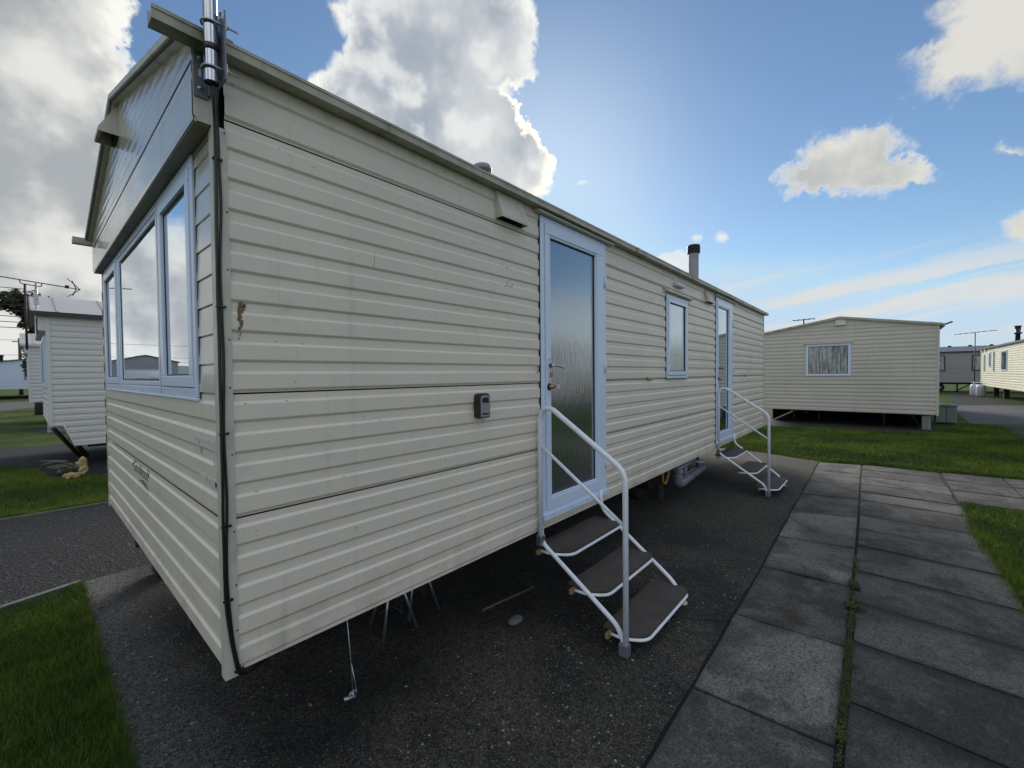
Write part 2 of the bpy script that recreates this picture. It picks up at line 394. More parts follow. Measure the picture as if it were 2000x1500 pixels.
# neighbours
def far_clad(name, col, dirt=0.2):
    def f(t, b):
        P = pos(t)
        n = t.noise(P, 1.3, 5, 0.6); x, y, z = t.xyz(P)
        st = t.noise(t.comb(t.m('MULTIPLY', x, 8), t.m('MULTIPLY', y, 8), t.m('MULTIPLY', z, 0.8)), 1.0, 4, 0.6)
        c = t.mix(t.m('MULTIPLY', t.sstep(n, 0.4, 0.75), dirt), (*col, 1), tuple(v*0.55 for v in col) + (1,))
        t.l.new(t.mix(t.m('MULTIPLY', t.sstep(st, 0.55, 0.8), dirt), c, tuple(v*0.5 for v in col) + (1,)), b.inputs['Base Color'])
    material(name, col, 0.42, build=f)
far_clad('cream_cladding', (0.57, 0.545, 0.475)); far_clad('white_cladding', (0.62, 0.625, 0.61), 0.15)
far_clad('grey_cladding', (0.30, 0.30, 0.32)); far_clad('bright_white', (0.62, 0.70, 0.85), 0.05)
far_clad('pale_cream', (0.66, 0.65, 0.52)); far_clad('felt_grey', (0.42, 0.40, 0.42), 0.3); far_clad('tile_grey', (0.13, 0.14, 0.17), 0.3)
far_clad('charcoal', (0.022, 0.024, 0.03), 0.2)
material('cabinet_green', (0.15, 0.21, 0.19), 0.5, build=weather(0.35, 6, (0.07, 0.09, 0.07)))
material('block_grey', (0.24, 0.24, 0.23), 0.9, build=weather(0.5, 9, (0.08, 0.08, 0.07)))
material('ornament_yellow', (0.40, 0.32, 0.13), 0.8, build=weather(0.6, 22, (0.14, 0.11, 0.05)))
material('driftwood', (0.15, 0.145, 0.115), 0.9, build=weather(0.6, 18, (0.09, 0.085, 0.06)))
material('stone_grey', (0.11, 0.112, 0.12), 0.8, build=weather(0.4, 40, (0.08, 0.08, 0.08)))
material('bark_grey', (0.09, 0.085, 0.07), 0.9, build=weather(0.5, 30, (0.04, 0.035, 0.03)))
material('bark', (0.045, 0.036, 0.027), 0.9)
material('pole_wood', (0.07, 0.06, 0.055), 0.9)

def leafmat(name, a, b_):
    def f(t, b):
        n = t.noise(pos(t), 3.0, 3, 0.6)
        r = t.new('ShaderNodeObjectInfo')
        t.l.new(t.mix(t.sstep(n, 0.35, 0.65), (*a, 1), (*b_, 1)), b.inputs['Base Color'])
    material(name, a, 0.7, spec=0.25, build=f)
leafmat('foliage_dark', (0.022, 0.034, 0.012), (0.05, 0.055, 0.018))
leafmat('weed_leaf', (0.030, 0.052, 0.014), (0.06, 0.075, 0.022))


def grass_blades(t, b):
    a = t.new('ShaderNodeAttribute', attribute_name='tone')
    P = pos(t)
    n = t.noise(P, 0.8, 5, 0.6); n2 = t.noise(P, 6, 4, 0.6)
    c = t.mix(t.sstep(n, 0.35, 0.66), (0.046, 0.100, 0.016, 1), (0.160, 0.225, 0.022, 1))
    c = t.mix(t.m('MULTIPLY', t.sstep(n2, 0.45, 0.7), 0.5), c, (0.016, 0.042, 0.010, 1))
    c = t.mix(t.m('MULTIPLY', a.outputs['Fac'], 0.55), c, (0.085, 0.115, 0.030, 1))
    t.l.new(c, b.inputs['Base Color'])
material('grass_blade', (0.04, 0.08, 0.015), 0.7, spec=0.2, build=grass_blades)


def lawn(t, b):
    P = pos(t)
    n = t.noise(P, 0.8, 5, 0.6); n2 = t.noise(P, 6, 5, 0.65); n3 = t.noise(P, 70, 4, 0.7)
    c = t.mix(t.sstep(n, 0.35, 0.66), (0.030, 0.062, 0.010, 1), (0.085, 0.125, 0.013, 1))
    c = t.mix(t.m('MULTIPLY', t.sstep(n2, 0.42, 0.7), 0.6), c, (0.022, 0.050, 0.010, 1))
    c = t.mix(t.m('MULTIPLY', t.sstep(n3, 0.45, 0.62), 0.6), c, (0.014, 0.028, 0.007, 1))
    t.l.new(c, b.inputs['Base Color'])
    t.l.new(t.bump(n3, 0.9, 0.03), b.inputs['Normal'])
material('lawn', (0.03, 0.07, 0.012), 0.9, spec=0.15, build=lawn)


def gravel(t, b):
    P = pos(t)
    v = t.new('ShaderNodeTexVoronoi', feature='F1'); t.l.new(P, v.inputs['Vector']); v.inputs['Scale'].default_value = 48
    rnd = t.xyz(v.outputs['Color'])[0]
    n = t.noise(P, 2.2, 5, 0.6)
    c = t.mix(rnd, (0.006, 0.0065, 0.008, 1), (0.021, 0.022, 0.026, 1))
    c = t.mix(t.sstep(rnd, 0.975, 0.995), c, (0.07, 0.073, 0.08, 1))
    c = t.mix(t.m('MULTIPLY', t.sstep(n, 0.45, 0.7), 0.5), c, (0.018, 0.019, 0.017, 1))
    t.l.new(c, b.inputs['Base Color'])
    t.l.new(t.bump(v.outputs['Distance'], 0.9, 0.012), b.inputs['Normal'])
material('gravel', (0.03, 0.03, 0.034), 0.85, spec=0.3, build=gravel)


def road(t, b):
    P = pos(t)
    n = t.noise(P, 0.7, 6, 0.65); n2 = t.noise(P, 40, 3, 0.6)
    c = t.mix(n, (0.05, 0.052, 0.058, 1), (0.11, 0.112, 0.12, 1))
    t.l.new(t.mix(t.m('MULTIPLY', t.sstep(n2, 0.4, 0.7), 0.5), c, (0.035, 0.037, 0.042, 1)), b.inputs['Base Color'])
    t.l.new(t.bump(n2, 0.5, 0.01), b.inputs['Normal'])
material('asphalt', (0.08, 0.08, 0.085), 0.85, spec=0.3, build=road)


def pad(t, b):
    P = pos(t); x, y, z = t.xyz(P)
    n = t.noise(P, 1.3, 6, 0.62); nf = t.noise(P, 22, 5, 0.7); nm = t.noise(P, 4.5, 5, 0.6)
    c = t.mix(t.sstep(n, 0.35, 0.65), (0.014, 0.0145, 0.0145, 1), (0.052, 0.048, 0.041, 1))
    c = t.mix(t.m('MULTIPLY', t.sstep(nf, 0.45, 0.7), 0.7), c, (0.009, 0.0095, 0.0095, 1))
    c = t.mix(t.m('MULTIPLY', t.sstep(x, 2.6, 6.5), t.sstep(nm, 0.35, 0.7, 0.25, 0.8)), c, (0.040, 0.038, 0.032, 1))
    moss = t.m('MULTIPLY', t.sstep(nm, 0.5, 0.72), 0.5)
    c = t.mix(moss, c, (0.030, 0.029, 0.014, 1))
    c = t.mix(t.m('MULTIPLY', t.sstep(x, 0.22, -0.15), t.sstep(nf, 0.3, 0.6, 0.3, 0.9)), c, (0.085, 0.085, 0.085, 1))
    va = t.new('ShaderNodeTexVoronoi', feature='F1'); va.inputs['Scale'].default_value = 120; t.l.new(P, va.inputs['Vector'])
    k = t.lin(t.xyz(va.outputs['Color'])[1], 0.0, 1.0, 0.35, 1.75)
    c = t.mix(1.0, c, t.comb(k, k, k), 'MULTIPLY')
    # exposed aggregate: pale stones, thick where the surface has worn
    v = t.new('ShaderNodeTexVoronoi', feature='F1'); v.inputs['Scale'].default_value = 66
    pw = t.vm('ADD', P, t.scale(t.vm('SUBTRACT', t.noise(P, 45, 2, 0.5, color=True), (0.5, 0.5, 0.5)), 0.016))
    t.l.new(pw, v.inputs['Vector'])
    cx, cy, cz = t.xyz(v.outputs['Color'])
    worn = t.m('ADD', t.sstep(y, 0.25, -0.35, 0.0, 0.75), t.sstep(x, 0.55, -0.12, 0.0, 0.75))
    worn = t.m('MULTIPLY', t.m('MINIMUM', worn, 1.0), t.sstep(nm, 0.30, 0.62, 0.15, 1.0))
    worn = t.m('MULTIPLY', worn, t.sstep(x, 1.2, 4.5, 1.0, 0.4))
    thr = t.m('SUBTRACT', 0.985, t.m('MULTIPLY', worn, 0.42))
    pick = t.m('GREATER_THAN', cx, thr)
    size = t.m('ADD', 0.14, t.m('MULTIPLY', t.m('MULTIPLY', cy, cy), 0.40))
    stone = t.m('MULTIPLY', pick, t.sstep(v.outputs['Distance'], t.m('SUBTRACT', size, 0.10), size, 1, 0))
    sc = t.mix(t.m('POWER', cz, 2.2), (0.07, 0.07, 0.07, 1), (0.36, 0.36, 0.35, 1))
    v2 = t.new('ShaderNodeTexVoronoi', feature='F1'); v2.inputs['Scale'].default_value = 150; t.l.new(pw, v2.inputs['Vector'])
    fx, fy, fz = t.xyz(v2.outputs['Color'])
    fine = t.m('MULTIPLY', t.m('GREATER_THAN', fx, t.m('SUBTRACT', 0.90, t.m('MULTIPLY', worn, 0.55))), t.sstep(v2.outputs['Distance'], 0.25, 0.45, 1, 0))
    c = t.mix(t.m('MULTIPLY', fine, 0.85), c, t.mix(fy, (0.03, 0.03, 0.03, 1), (0.26, 0.26, 0.25, 1)))
    c = t.mix(stone, c, sc)
    t.l.new(c, b.inputs['Base Color'])
    h = t.m('ADD', t.m('MULTIPLY', stone, 0.5), nf)
    t.l.new(t.bump(h, 1.0, 0.010), b.inputs['Normal'])
    t.l.new(t.lin(n, 0.3, 0.7, 0.7, 0.95), b.inputs['Roughness'])
material('pad_concrete', (0.025, 0.025, 0.025), 0.85, spec=0.25, build=pad)


def slab(t, b):
    P = pos(t); x, y, z = t.xyz(P)
    a = t.new('ShaderNodeAttribute', attribute_name='tone')
    tone = a.outputs['Fac']
    n = t.noise(P, 1.7, 6, 0.62, 0.5); n2 = t.noise(P, 9, 6, 0.66); nf = t.noise(P, 75, 4, 0.7); nw = t.noise(P, 2.6, 4, 0.55, 0.8)
    c = t.mix(tone, (0.058, 0.058, 0.057, 1), (0.200, 0.195, 0.188, 1))
    c = t.mix(t.m('MULTIPLY', t.sstep(nw, 0.52, 0.68), 0.7), c, t.mix(tone, (0.11, 0.109, 0.106, 1), (0.29, 0.286, 0.28, 1)))
    c = t.mix(t.m('MULTIPLY', t.sstep(n, 0.44, 0.60), 0.85), c, t.mix(tone, (0.026, 0.027, 0.027, 1), (0.080, 0.078, 0.074, 1)))
    c = t.mix(t.m('MULTIPLY', t.sstep(n2, 0.50, 0.72), 0.40), c, (0.185, 0.183, 0.18, 1))
    c = t.mix(t.m('MULTIPLY', t.sstep(nf, 0.46, 0.66), 0.7), c, (0.028, 0.030, 0.032, 1))
    br = t.m('MULTIPLY', t.sstep(t.noise(P, 3.1, 5, 0.6), 0.56, 0.70), 0.7)
    c = t.mix(br, c, (0.050, 0.040, 0.028, 1))
    va = t.new('ShaderNodeTexVoronoi', feature='F1'); va.inputs['Scale'].default_value = 150; t.l.new(P, va.inputs['Vector'])
    k = t.lin(t.xyz(va.outputs['Color'])[1], 0.0, 1.0, 0.60, 1.16)
    c = t.mix(1.0, c, t.comb(k, k, k), 'MULTIPLY')
    ea = t.new('ShaderNodeAttribute', attribute_name='rim').outputs['Fac']
    ed = t.m('MULTIPLY', t.sstep(t.m('ADD', ea, t.m('MULTIPLY', t.m('SUBTRACT', n2, 0.5), 0.9)), 0.30, 1.0), 0.85)
    c = t.mix(ed, c, (0.018, 0.019, 0.018, 1))
    t.l.new(c, b.inputs['Base Color'])
    rip = t.noise(t.comb(t.m('MULTIPLY', x, 1.0), t.m('MULTIPLY', y, 5.0), 0.0), 9, 3, 0.6)
    h = t.m('ADD', t.m('MULTIPLY', rip, 0.8), t.m('MULTIPLY', nf, 0.5))
    t.l.new(t.bump(h, 0.9, 0.012), b.inputs['Normal'])
material('slab_concrete', (0.09, 0.09, 0.09), 0.85, spec=0.25, build=slab)
material('joint_soil', (0.005, 0.005, 0.004), 0.95)
material('kerb_concrete', (0.12, 0.135, 0.13), 0.85, build=weather(0.5, 14, (0.04, 0.045, 0.04)))
material('leaf_litter', (0.06, 0.045, 0.025), 0.8, build=weather(0.6, 60, (0.02, 0.018, 0.012)))
material('hill_green', (0.12, 0.16, 0.15), 0.95)
material('earth', (0.014, 0.0135, 0.012), 0.95, build=weather(0.6, 3, (0.022, 0.022, 0.015)))


# ------------------------------------------------------------------ mesh builder
class MB:
    def __init__(s): s.v = []; s.f = []; s.mi = []; s.sm = []
    def add(s, verts, faces, mi=0, smooth=False):
        o = len(s.v); s.v += [tuple(v) for v in verts]
        for f in faces: s.f.append([i+o for i in f]); s.mi.append(mi); s.sm.append(smooth)
        return s
    def box(s, x0, x1, y0, y1, z0, z1, mi=0):
        v = [(x, y, z) for z in (z0, z1) for y in (y0, y1) for x in (x0, x1)]
        return s.add(v, [(0, 2, 3, 1), (4, 5, 7, 6), (0, 1, 5, 4), (2, 6, 7, 3), (0, 4, 6, 2), (1, 3, 7, 5)], mi)
    def prism(s, poly, axis, a, b, mi=0, smooth=False):
        """polygon in the plane across axis (0:x -> (y,z), 1:y -> (x,z), 2:z -> (x,y)), extruded a..b"""
        def P(p, t):
            return (t, p[0], p[1]) if axis == 0 else (p[0], t, p[1]) if axis == 1 else (p[0], p[1], t)
        n = len(poly); v = [P(p, a) for p in poly] + [P(p, b) for p in poly]
        fs = [tuple(range(n)), tuple(range(2*n-1, n-1, -1))]
        s.add(v, fs, mi)
        o = len(s.v) - 2*n
        for i in range(n):
            j = (i+1) % n; s.f.append([o+i, o+n+i, o+n+j, o+j]); s.mi.append(mi); s.sm.append(smooth)
        return s
    def tube(s, pts, r, n=10, mi=0, caps=True, closed=False):
        pts = [Vector(p) for p in pts]; rs = r if isinstance(r, (list, tuple)) else [r]*len(pts)
        N = len(pts); T = []
        for i in range(N):
            if closed: d = pts[(i+1) % N] - pts[i-1]
            else: d = pts[min(i+1, N-1)] - pts[max(i-1, 0)]
            T.append(d.normalized())
        ref = Vector((0, 0, 1)) if abs(T[0].z) < 0.9 else Vector((1, 0, 0))
        u = T[0].cross(ref).normalized(); v = []
        for i in range(N):
            u = (u - T[i]*u.dot(T[i])).normalized(); w = T[i].cross(u)
            for k in range(n):
                a = 2*math.pi*k/n; v.append(pts[i] + rs[i]*(math.cos(a)*u + math.sin(a)*w))
        fs = []
        for i in range(N if closed else N-1):
            for k in range(n):
                a, b = i*n+k, i*n+(k+1) % n; c, d = ((i+1) % N)*n+(k+1) % n, ((i+1) % N)*n+k
                fs.append((a, b, c, d))
        s.add(v, fs, mi, True)
        if caps and not closed:
            o = len(s.v) - N*n
            s.f.append([o+k for k in range(n)][::-1]); s.mi.append(mi); s.sm.append(False)
            s.f.append([o+(N-1)*n+k for k in range(n)]); s.mi.append(mi); s.sm.append(False)
        return s
    def lathe(s, prof, c, n=20, mi=0, axis=2):
        v = []; fs = []
        for (r, h) in prof:
            for k in range(n):
                a = 2*math.pi*k/n; p = (r*math.cos(a), r*math.sin(a), h)
                if axis == 1: p = (p[0], p[2], p[1])
                if axis == 0: p = (p[2], p[0], p[1])
                v.append((c[0]+p[0], c[1]+p[1], c[2]+p[2]))
        for i in range(len(prof)-1):
            for k in range(n): fs.append((i*n+k, i*n+(k+1) % n, (i+1)*n+(k+1) % n, (i+1)*n+k))
        return s.add(v, fs, mi, True)
    def blob(s, c, r, seed=0, amp=0.15, sub=3, mi=0, freq=2.0):
        bm = bmesh.new(); bmesh.ops.create_icosphere(bm, subdivisions=sub, radius=1)
        v = []
        for q in bm.verts:
            d = q.co.normalized(); k = 1 + amp*mnoise.noise(d*freq + Vector((seed*3.1, seed*1.7, 0)))
            v.append((c[0]+d.x*r[0]*k, c[1]+d.y*r[1]*k, c[2]+d.z*r[2]*k))
        fs = [tuple(q.index for q in f.verts) for f in bm.faces]; bm.free()
        return s.add(v, fs, mi, True)
    def quad(s, a, b, c, d, mi=0): return s.add([a, b, c, d], [(0, 1, 2, 3)], mi)
    def build(s, name, mats, parent=None, bevel=0.0, recalc=True):
        me = bpy.data.meshes.new(name); me.from_pydata(s.v, [], s.f)
        if not isinstance(mats, (list, tuple)): mats = [mats]
        for m in mats: me.materials.append(MATS[m])
        me.polygons.foreach_set('material_index', s.mi); me.polygons.foreach_set('use_smooth', s.sm)
        if recalc:
            bm = bmesh.new(); bm.from_mesh(me); bmesh.ops.recalc_face_normals(bm, faces=bm.faces); bm.to_mesh(me); bm.free()
        me.update()
        o = bpy.data.objects.new(name, me); C.objects.link(o)
        if parent is not None:
            o.parent = parent
            if parent.get('_w') is not None: pass
            o.matrix_parent_inverse = PINV.get(parent.name, Matrix())
            PINV[o.name] = Matrix()
        if bevel:
            b = o.modifiers.new('bevel', 'BEVEL'); b.width = bevel; b.segments = 2; b.limit_method = 'ANGLE'; b.angle_limit = rad(40)
        return o

PINV = {}
def thing(name, label, cat, loc=(0, 0, 0), group=None, world_coords=True):
    """an Empty at the thing's base; its children are modelled in world coordinates unless told otherwise"""
    o = bpy.data.objects.new(name, None); C.objects.link(o); o.location = loc; o.empty_display_size = 0.1
    o['label'] = label; o['category'] = cat
    if group: o['group'] = group
    PINV[o.name] = Matrix.Translation(-Vector(loc)) if world_coords else Matrix()
    return o
def tag(o, label, cat, group=None):
    o['label'] = label; o['category'] = cat
    if group: o['group'] = group
    return o
def struct(o): o['kind'] = 'structure'; return o
def stuff(o, label=None):
    o['kind'] = 'stuff'
    if label: o['label'] = label
    return o
def bend(pts, r=0.05, n=5):
    """round the inner corners of a polyline"""
    pts = [Vector(p) for p in pts]; out = [pts[0]]
    for i in range(1, len(pts)-1):
        a, b, c = pts[i-1], pts[i], pts[i+1]
        k = min(r, (a-b).length*0.45, (c-b).length*0.45)
        p, q = b + (a-b).normalized()*k, b + (c-b).normalized()*k
        for j in range(n+1):
            t = j/n; out.append((1-t)**2*p + 2*t*(1-t)*b + t*t*q)
    out.append(pts[-1]); return out

# ribbed cladding: (z, outward offset) polyline between seams
def rib_profile(zs, counts, depth):
    pts = []
    for (z0, z1), n in zip(zip(zs[:-1], zs[1:]), counts):
        p = (z1 - z0)/n
        if pts: pts += [(z0-0.0018, -0.010), (z0+0.0034, -0.010)]      # open joint between two sheets
        for i in range(n):
            b = z0 + i*p
            ss = lambda q: q*q*(3-2*q)
            up_ = [(b+p*(0.05+0.13*k/5), depth*ss(k/5)) for k in range(6)]      # dark, down-facing slope at the foot of the rib
            dn_ = [(b+p*(0.66+0.11*k/4), depth*ss(1-k/4)) for k in range(5)]    # bright, up-facing slope
            pts += [(b+0.0042, 0.0)] + up_ + dn_
            if i < n-1 or True: pts.append((b+0.985*p, 0.0))
        pts.append((z1-0.0022, 0.0))
    out = [pts[0]]
    for q in pts[1:]:
        if q[0] > out[-1][0] + 1e-5: out.append(q)
    return out
def clip_profile(pr, a, b):
    def at(z):
        for (z0, y0), (z1, y1) in zip(pr[:-1], pr[1:]):
            if z0 <= z <= z1: return y0 + (y1-y0)*(z-z0)/(z1-z0)
        return 0.0
    a, b = max(a, pr[0][0]), min(b, pr[-1][0])
    if b <= a: return []
    return [(a, at(a))] + [q for q in pr if a < q[0] < b] + [(b, at(b))]
def ribbed_wall(mb, pr, x0, x1, openings, put, span=None):
    """put(u, off, z) -> world point; openings (u0,u1,z0,z1); span(z) -> (u0,u1) trims to a gable"""
    xs = sorted(set([x0, x1] + [e for o in openings for e in o[:2] if x0 < e < x1]))
    for a, b in zip(xs[:-1], xs[1:]):
        m = (a+b)/2; cuts = sorted((o[2], o[3]) for o in openings if o[0] < m < o[1])
        z = pr[0][0]; rng = []
        for c0, c1 in cuts: rng.append((z, c0)); z = c1
        rng.append((z, pr[-1][0]))
        for r0, r1 in rng:
            q = clip_profile(pr, r0, r1)
            for (z0, y0), (z1, y1) in zip(q[:-1], q[1:]):
                if y0 < -0.0099 or y1 < -0.0099: continue      # open joint
                if span:
                    l0, h0 = span(z0); l1, h1 = span(z1)
                    l0, l1 = max(a, l0), max(a, l1); h0, h1 = min(b, h0), min(b, h1)
                    if h0 <= l0 and h1 <= l1: continue
                    h0, h1 = max(h0, l0), max(h1, l1)
                else: l0 = l1 = a; h0 = h1 = b
                mb.quad(put(l0, y0, z0), put(h0, y0, z0), put(h1, y1, z1), put(l1, y1, z1))


# ------------------------------------------------------------------ ground
def sheet(name, poly, z, mat):
    mb = MB(); mb.add([(x, y, z) for x, y in poly], [tuple(range(len(poly)))])
    return struct(mb.build(name, mat, recalc=False))
def gridsheet(name, xs, ys, z, mat):
    mb = MB(); nx, ny = len(xs), len(ys)
    mb.add([(x, y, z) for y in ys for x in xs], [(j*nx+i, j*nx+i+1, (j+1)*nx+i+1, (j+1)*nx+i) for j in range(ny-1) for i in range(nx-1)])
    return struct(mb.build(name, mat, recalc=False))
far = [-3000, -800, -200, -60, -20, 0, 20, 60, 200, 800, 3000]
gridsheet('ground', far, far, -0.012, 'lawn')

def wobbly(pts, amp, step=0.12, seed=1):
    """subdivide a closed outline and make its edge a little uneven"""
    out = []
    for i in range(len(pts)):
        a, b = Vector(pts[i]), Vector(pts[(i+1) % len(pts)]); L = (b-a).length; n = max(1, min(200, int(L/step)))
        nr = Vector((-(b-a).y, (b-a).x)).normalized()
        for k in range(n):
            p = a + (b-a)*k/n
            out.append(tuple(p + nr*amp*mnoise.noise(Vector((p.x*5+seed, p.y*5, 0.3)))))
    return out

# gravel drive behind the pad, and the gravel of the plots to the left
sheet('gravel_drive', wobbly([(-9, 5.95), (-0.64, 5.62), (14, 5.2), (14, 2.6), (0.4, 2.93), (-0.19, 2.925), (-0.57, 2.81), (-9, 0.4)], 0.03), -0.008, 'gravel')
sheet('gravel_plot', wobbly([(-0.2, 8.35), (0.1, 7.85), (13, 7.7), (13, 13.0), (-9, 13.3), (-9, 10.9), (-0.75, 10.4), (-0.32, 9.6)], 0.06, seed=4), -0.008, 'gravel')
sheet('gravel_bay', wobbly([(0.1, 15.5), (10, 15.2), (10, 19.0), (-0.6, 18.6)], 0.06, seed=6), -0.008, 'gravel')
sheet('site_road', wobbly([(-60, 42), (-60, 27.5), (-2.2, 29.0), (-1.6, 30.5), (-0.6, 32.5), (30, 33), (30, 43)], 0.05, 0.6, seed=9), -0.008, 'asphalt')
sheet('cross_road', wobbly([(17.6, -3.6), (26.5, -3.9), (28, -6), (28, -60), (19.5, -60), (18.4, -5.2)], 0.06, 0.4, seed=11), -0.008, 'asphalt')
sheet('parking_bay', wobbly([(26.5, -3.9), (39, -5.0), (39, -6.5), (28, -6)], 0.06, 0.4, seed=12), -0.006, 'gravel')
sheet('bare_earth', wobbly([(13.45, 1.6), (13.9, -1.2), (14.35, -2.72), (25, -2.75), (25, 3), (14, 3)], 0.10, seed=13), -0.008, 'earth')
sheet('far_path', wobbly([(15.0, -4.15), (17.1, -4.2), (17.1, -8), (14.9, -8)], 0.02, seed=15), -0.004, 'slab_concrete')

# concrete pad under the caravan
mb = MB(); pp = wobbly([(-0.187, 2.925), (-0.181, -0.952), (1.7, -0.952), (3.4, -0.935), (5.2, -0.895), (8.52, -0.842), (8.9, 0.2), (8.95, 2.95)], 0.012, 0.08, seed=21)
mb.prism(pp, 2, -0.06, 0.0); struct(mb.build('concrete_pad', 'pad_concrete'))
# edging strips along the drive
mb = MB()
for a, b in (((-9, 0.42), (-0.57, 2.815)), ((-0.57, 2.815), (-0.185, 2.925))):
    a, b = Vector(a), Vector(b); n = Vector((-(b-a).y, (b-a).x)).normalized()*0.022
    mb.prism([tuple(a-n), tuple(b-n), tuple(b+n), tuple(a+n)], 2, -0.05, 0.018)
struct(mb.build('kerb', 'kerb_concrete', bevel=0.005))
mb = MB()
a, b = Vector((-9, 5.97)), Vector((-0.64, 5.66)); c = Vector((9, 5.25))
for a, b in ((a, b), (b, c)):
    n = Vector((-(b-a).y, (b-a).x)).normalized()*0.02
    mb.prism([tuple(a-n), tuple(b-n), tuple(b+n), tuple(a+n)], 2, -0.05, 0.012)
struct(mb.build('kerb', 'kerb_concrete', bevel=0.004))

# paving: two courses of slabs
def lerp_tab(tab, x):
    if x <= tab[0][0]: return tab[0][1]
    for (a, u), (b, v) in zip(tab[:-1], tab[1:]):
        if a <= x <= b: return u + (v-u)*(x-a)/(b-a)
    return tab[-1][1]
EDGE_L = [(-2, -0.962), (1.7, -0.962), (3.4, -0.945), (5.2, -0.905), (8.5, -0.852)]
EDGE_M = [(-2, -1.535), (1.7, -1.530), (3.4, -1.508), (5.2, -1.482), (7.0, -1.440), (8.65, -1.411)]
slab_v, slab_f, slab_tone = [], [], []
mbs = MB(); tones = []; rims = []
def add_slab(q, top, tone, seed):
    """a slab with worn, slightly rounded edges; q = 4 corners (x, y) in order"""
    n0 = len(mbs.f); N = 6; pts = []
    q = [Vector(p) for p in q]; e_ = lambda u, v: min(u, 1-u, v, 1-v)
    for j in range(N+1):
        for i in range(N+1):
            u, v = i/N, j/N
            rims.append((0.9 if i == N else 0.6 if i == 0 else 0.40 if i == N-1 else 0.0) if abs((q[1]-q[0]).x) < 0.75 else (0.55 if e_(u, v) == 0 else 0.0))
            p = (1-v)*((1-u)*q[0] + u*q[1]) + v*((1-u)*q[3] + u*q[2])
            e = min(u, 1-u, v, 1-v)
            z = top + 0.004*mnoise.noise(Vector((p.x*3, p.y*3, seed))) - (0.004 if e == 0 else 0)
            jx = 0.004*mnoise.noise(Vector((p.x*9, p.y*9, seed+5))) if e == 0 else 0
            pts.append((p.x+jx, p.y+jx, z))
    fs = [(j*(N+1)+i, j*(N+1)+i+1, (j+1)*(N+1)+i+1, (j+1)*(N+1)+i) for j in range(N) for i in range(N)]
    ring = [i for i in range(N+1)] + [(j)*(N+1)+N for j in range(1, N+1)] + [N*(N+1)+i for i in range(N-1, -1, -1)] + [j*(N+1) for j in range(N-1, 0, -1)]
    low = len(pts); pts += [(pts[i][0], pts[i][1], -0.05) for i in ring]; rims.extend([1.0]*len(ring))
    for k in range(len(ring)):
        k2 = (k+1) % len(ring); fs.append((ring[k], low+k, low+k2, ring[k2]))
    mbs.add(pts, fs); tones.extend([tone]*(len(mbs.f)-n0))
G_ = 0.0085
# joints of the left course: (x on the pad edge, x on the middle joint)
JL = [(-1.9, -1.86), (-1.0, -0.96), (-0.1, -0.06), (0.80, 0.83), (1.70, 1.73), (2.53, 2.57), (3.42, 3.44), (4.22, 4.31), (5.19, 5.30), (6.03, 6.18), (6.86, 6.98), (7.70, 7.82), (8.48, 8.62)]
TL = [0.5, 0.5, 0.6, 0.62, 1.0, 0.40, 0.72, 1.0, 0.40, 0.36, 0.55, 0.75, 0.5]
for i, ((a0, m0), (a1, m1)) in enumerate(zip(JL[:-1], JL[1:])):
    add_slab([(a0+G_, lerp_tab(EDGE_L, a0)-0.008), (a1-G_, lerp_tab(EDGE_L, a1)-0.008), (m1-G_, lerp_tab(EDGE_M, m1)+0.008), (m0+G_, lerp_tab(EDGE_M, m0)+0.008)],
             0.004+0.005*random.random(), TL[i], i)
JR = [-1.5, -0.9, -0.3, 0.32, 0.92, 1.5, 2.08, 2.66, 3.215, 3.80, 4.41, 4.957, 5.48, 6.17, 6.62, 7.13, 7.7, 8.25, 8.70]
for i, (a0, a1) in enumerate(zip(JR[:-1], JR[1:])):
    y0 = lerp_tab(EDGE_M, a0)-0.030; y1 = lerp_tab(EDGE_M, a1)-0.030
    if a0 > 3.0 or a1 < 1.9: y0 += 0.018; y1 += 0.018
    o = 0.03*random.uniform(-1, 1); sk = -0.05
    w = 0.86 + 0.02*random.uniform(-1, 1)
    add_slab([(a0+G_, y0), (a1-G_, y1), (a1-G_+sk, y1-w), (a0+G_+sk, y0-w)], 0.002+0.008*random.random(), random.choice([0.30, 0.38, 0.45, 0.5, 0.25, 0.6]), 40+i)
# the far end turns towards the right
for k in range(3):
    for j, (a0, a1) in enumerate(((6.75, 7.42), (7.43, 8.08), (8.09, 8.76))):
        y0 = -2.35 - k*0.62
        add_slab([(a0+G_, y0), (a1-G_, y0), (a1-G_, y0-0.60), (a0+G_, y0-0.60)], 0.003+0.006*random.random(), random.uniform(0.2, 0.5), 80+k*5+j)
o = struct(mbs.build('pavement', 'slab_concrete', recalc=True))
at = o.data.attributes.new('tone', 'FLOAT', 'FACE'); at.data.foreach_set('value', tones)
at = o.data.attributes.new('rim', 'FLOAT', 'POINT'); at.data.foreach_set('value', rims)
sheet('path_bed', [(-2, -0.95), (8.62, -0.84), (8.8, -4.3), (6.7, -4.3), (6.72, -2.42), (-2, -2.42)], -0.006, 'joint_soil')

# hills far off to the left
mb = MB(); N = 60; pts = []
for i in range(N+1):
    a = rad(60 + 120*i/N); h = 38 + 22*mnoise.noise(Vector((i*0.16, 2.0, 0))) + 6*mnoise.noise(Vector((i*0.6, 5.0, 0)))
    pts.append((1600*math.cos(a), 1600*math.sin(a), h))
v = [(p[0]*0.93, p[1]*0.93, -2) for p in pts] + pts + [(p[0]*1.2, p[1]*1.2, p[2]*0.6) for p in pts]
mb.add(v, [(k*(N+1)+i, k*(N+1)+i+1, (k+1)*(N+1)+i+1, (k+1)*(N+1)+i) for k in range(2) for i in range(N)], 0, True)
struct(mb.build('hills', 'hill_green'))


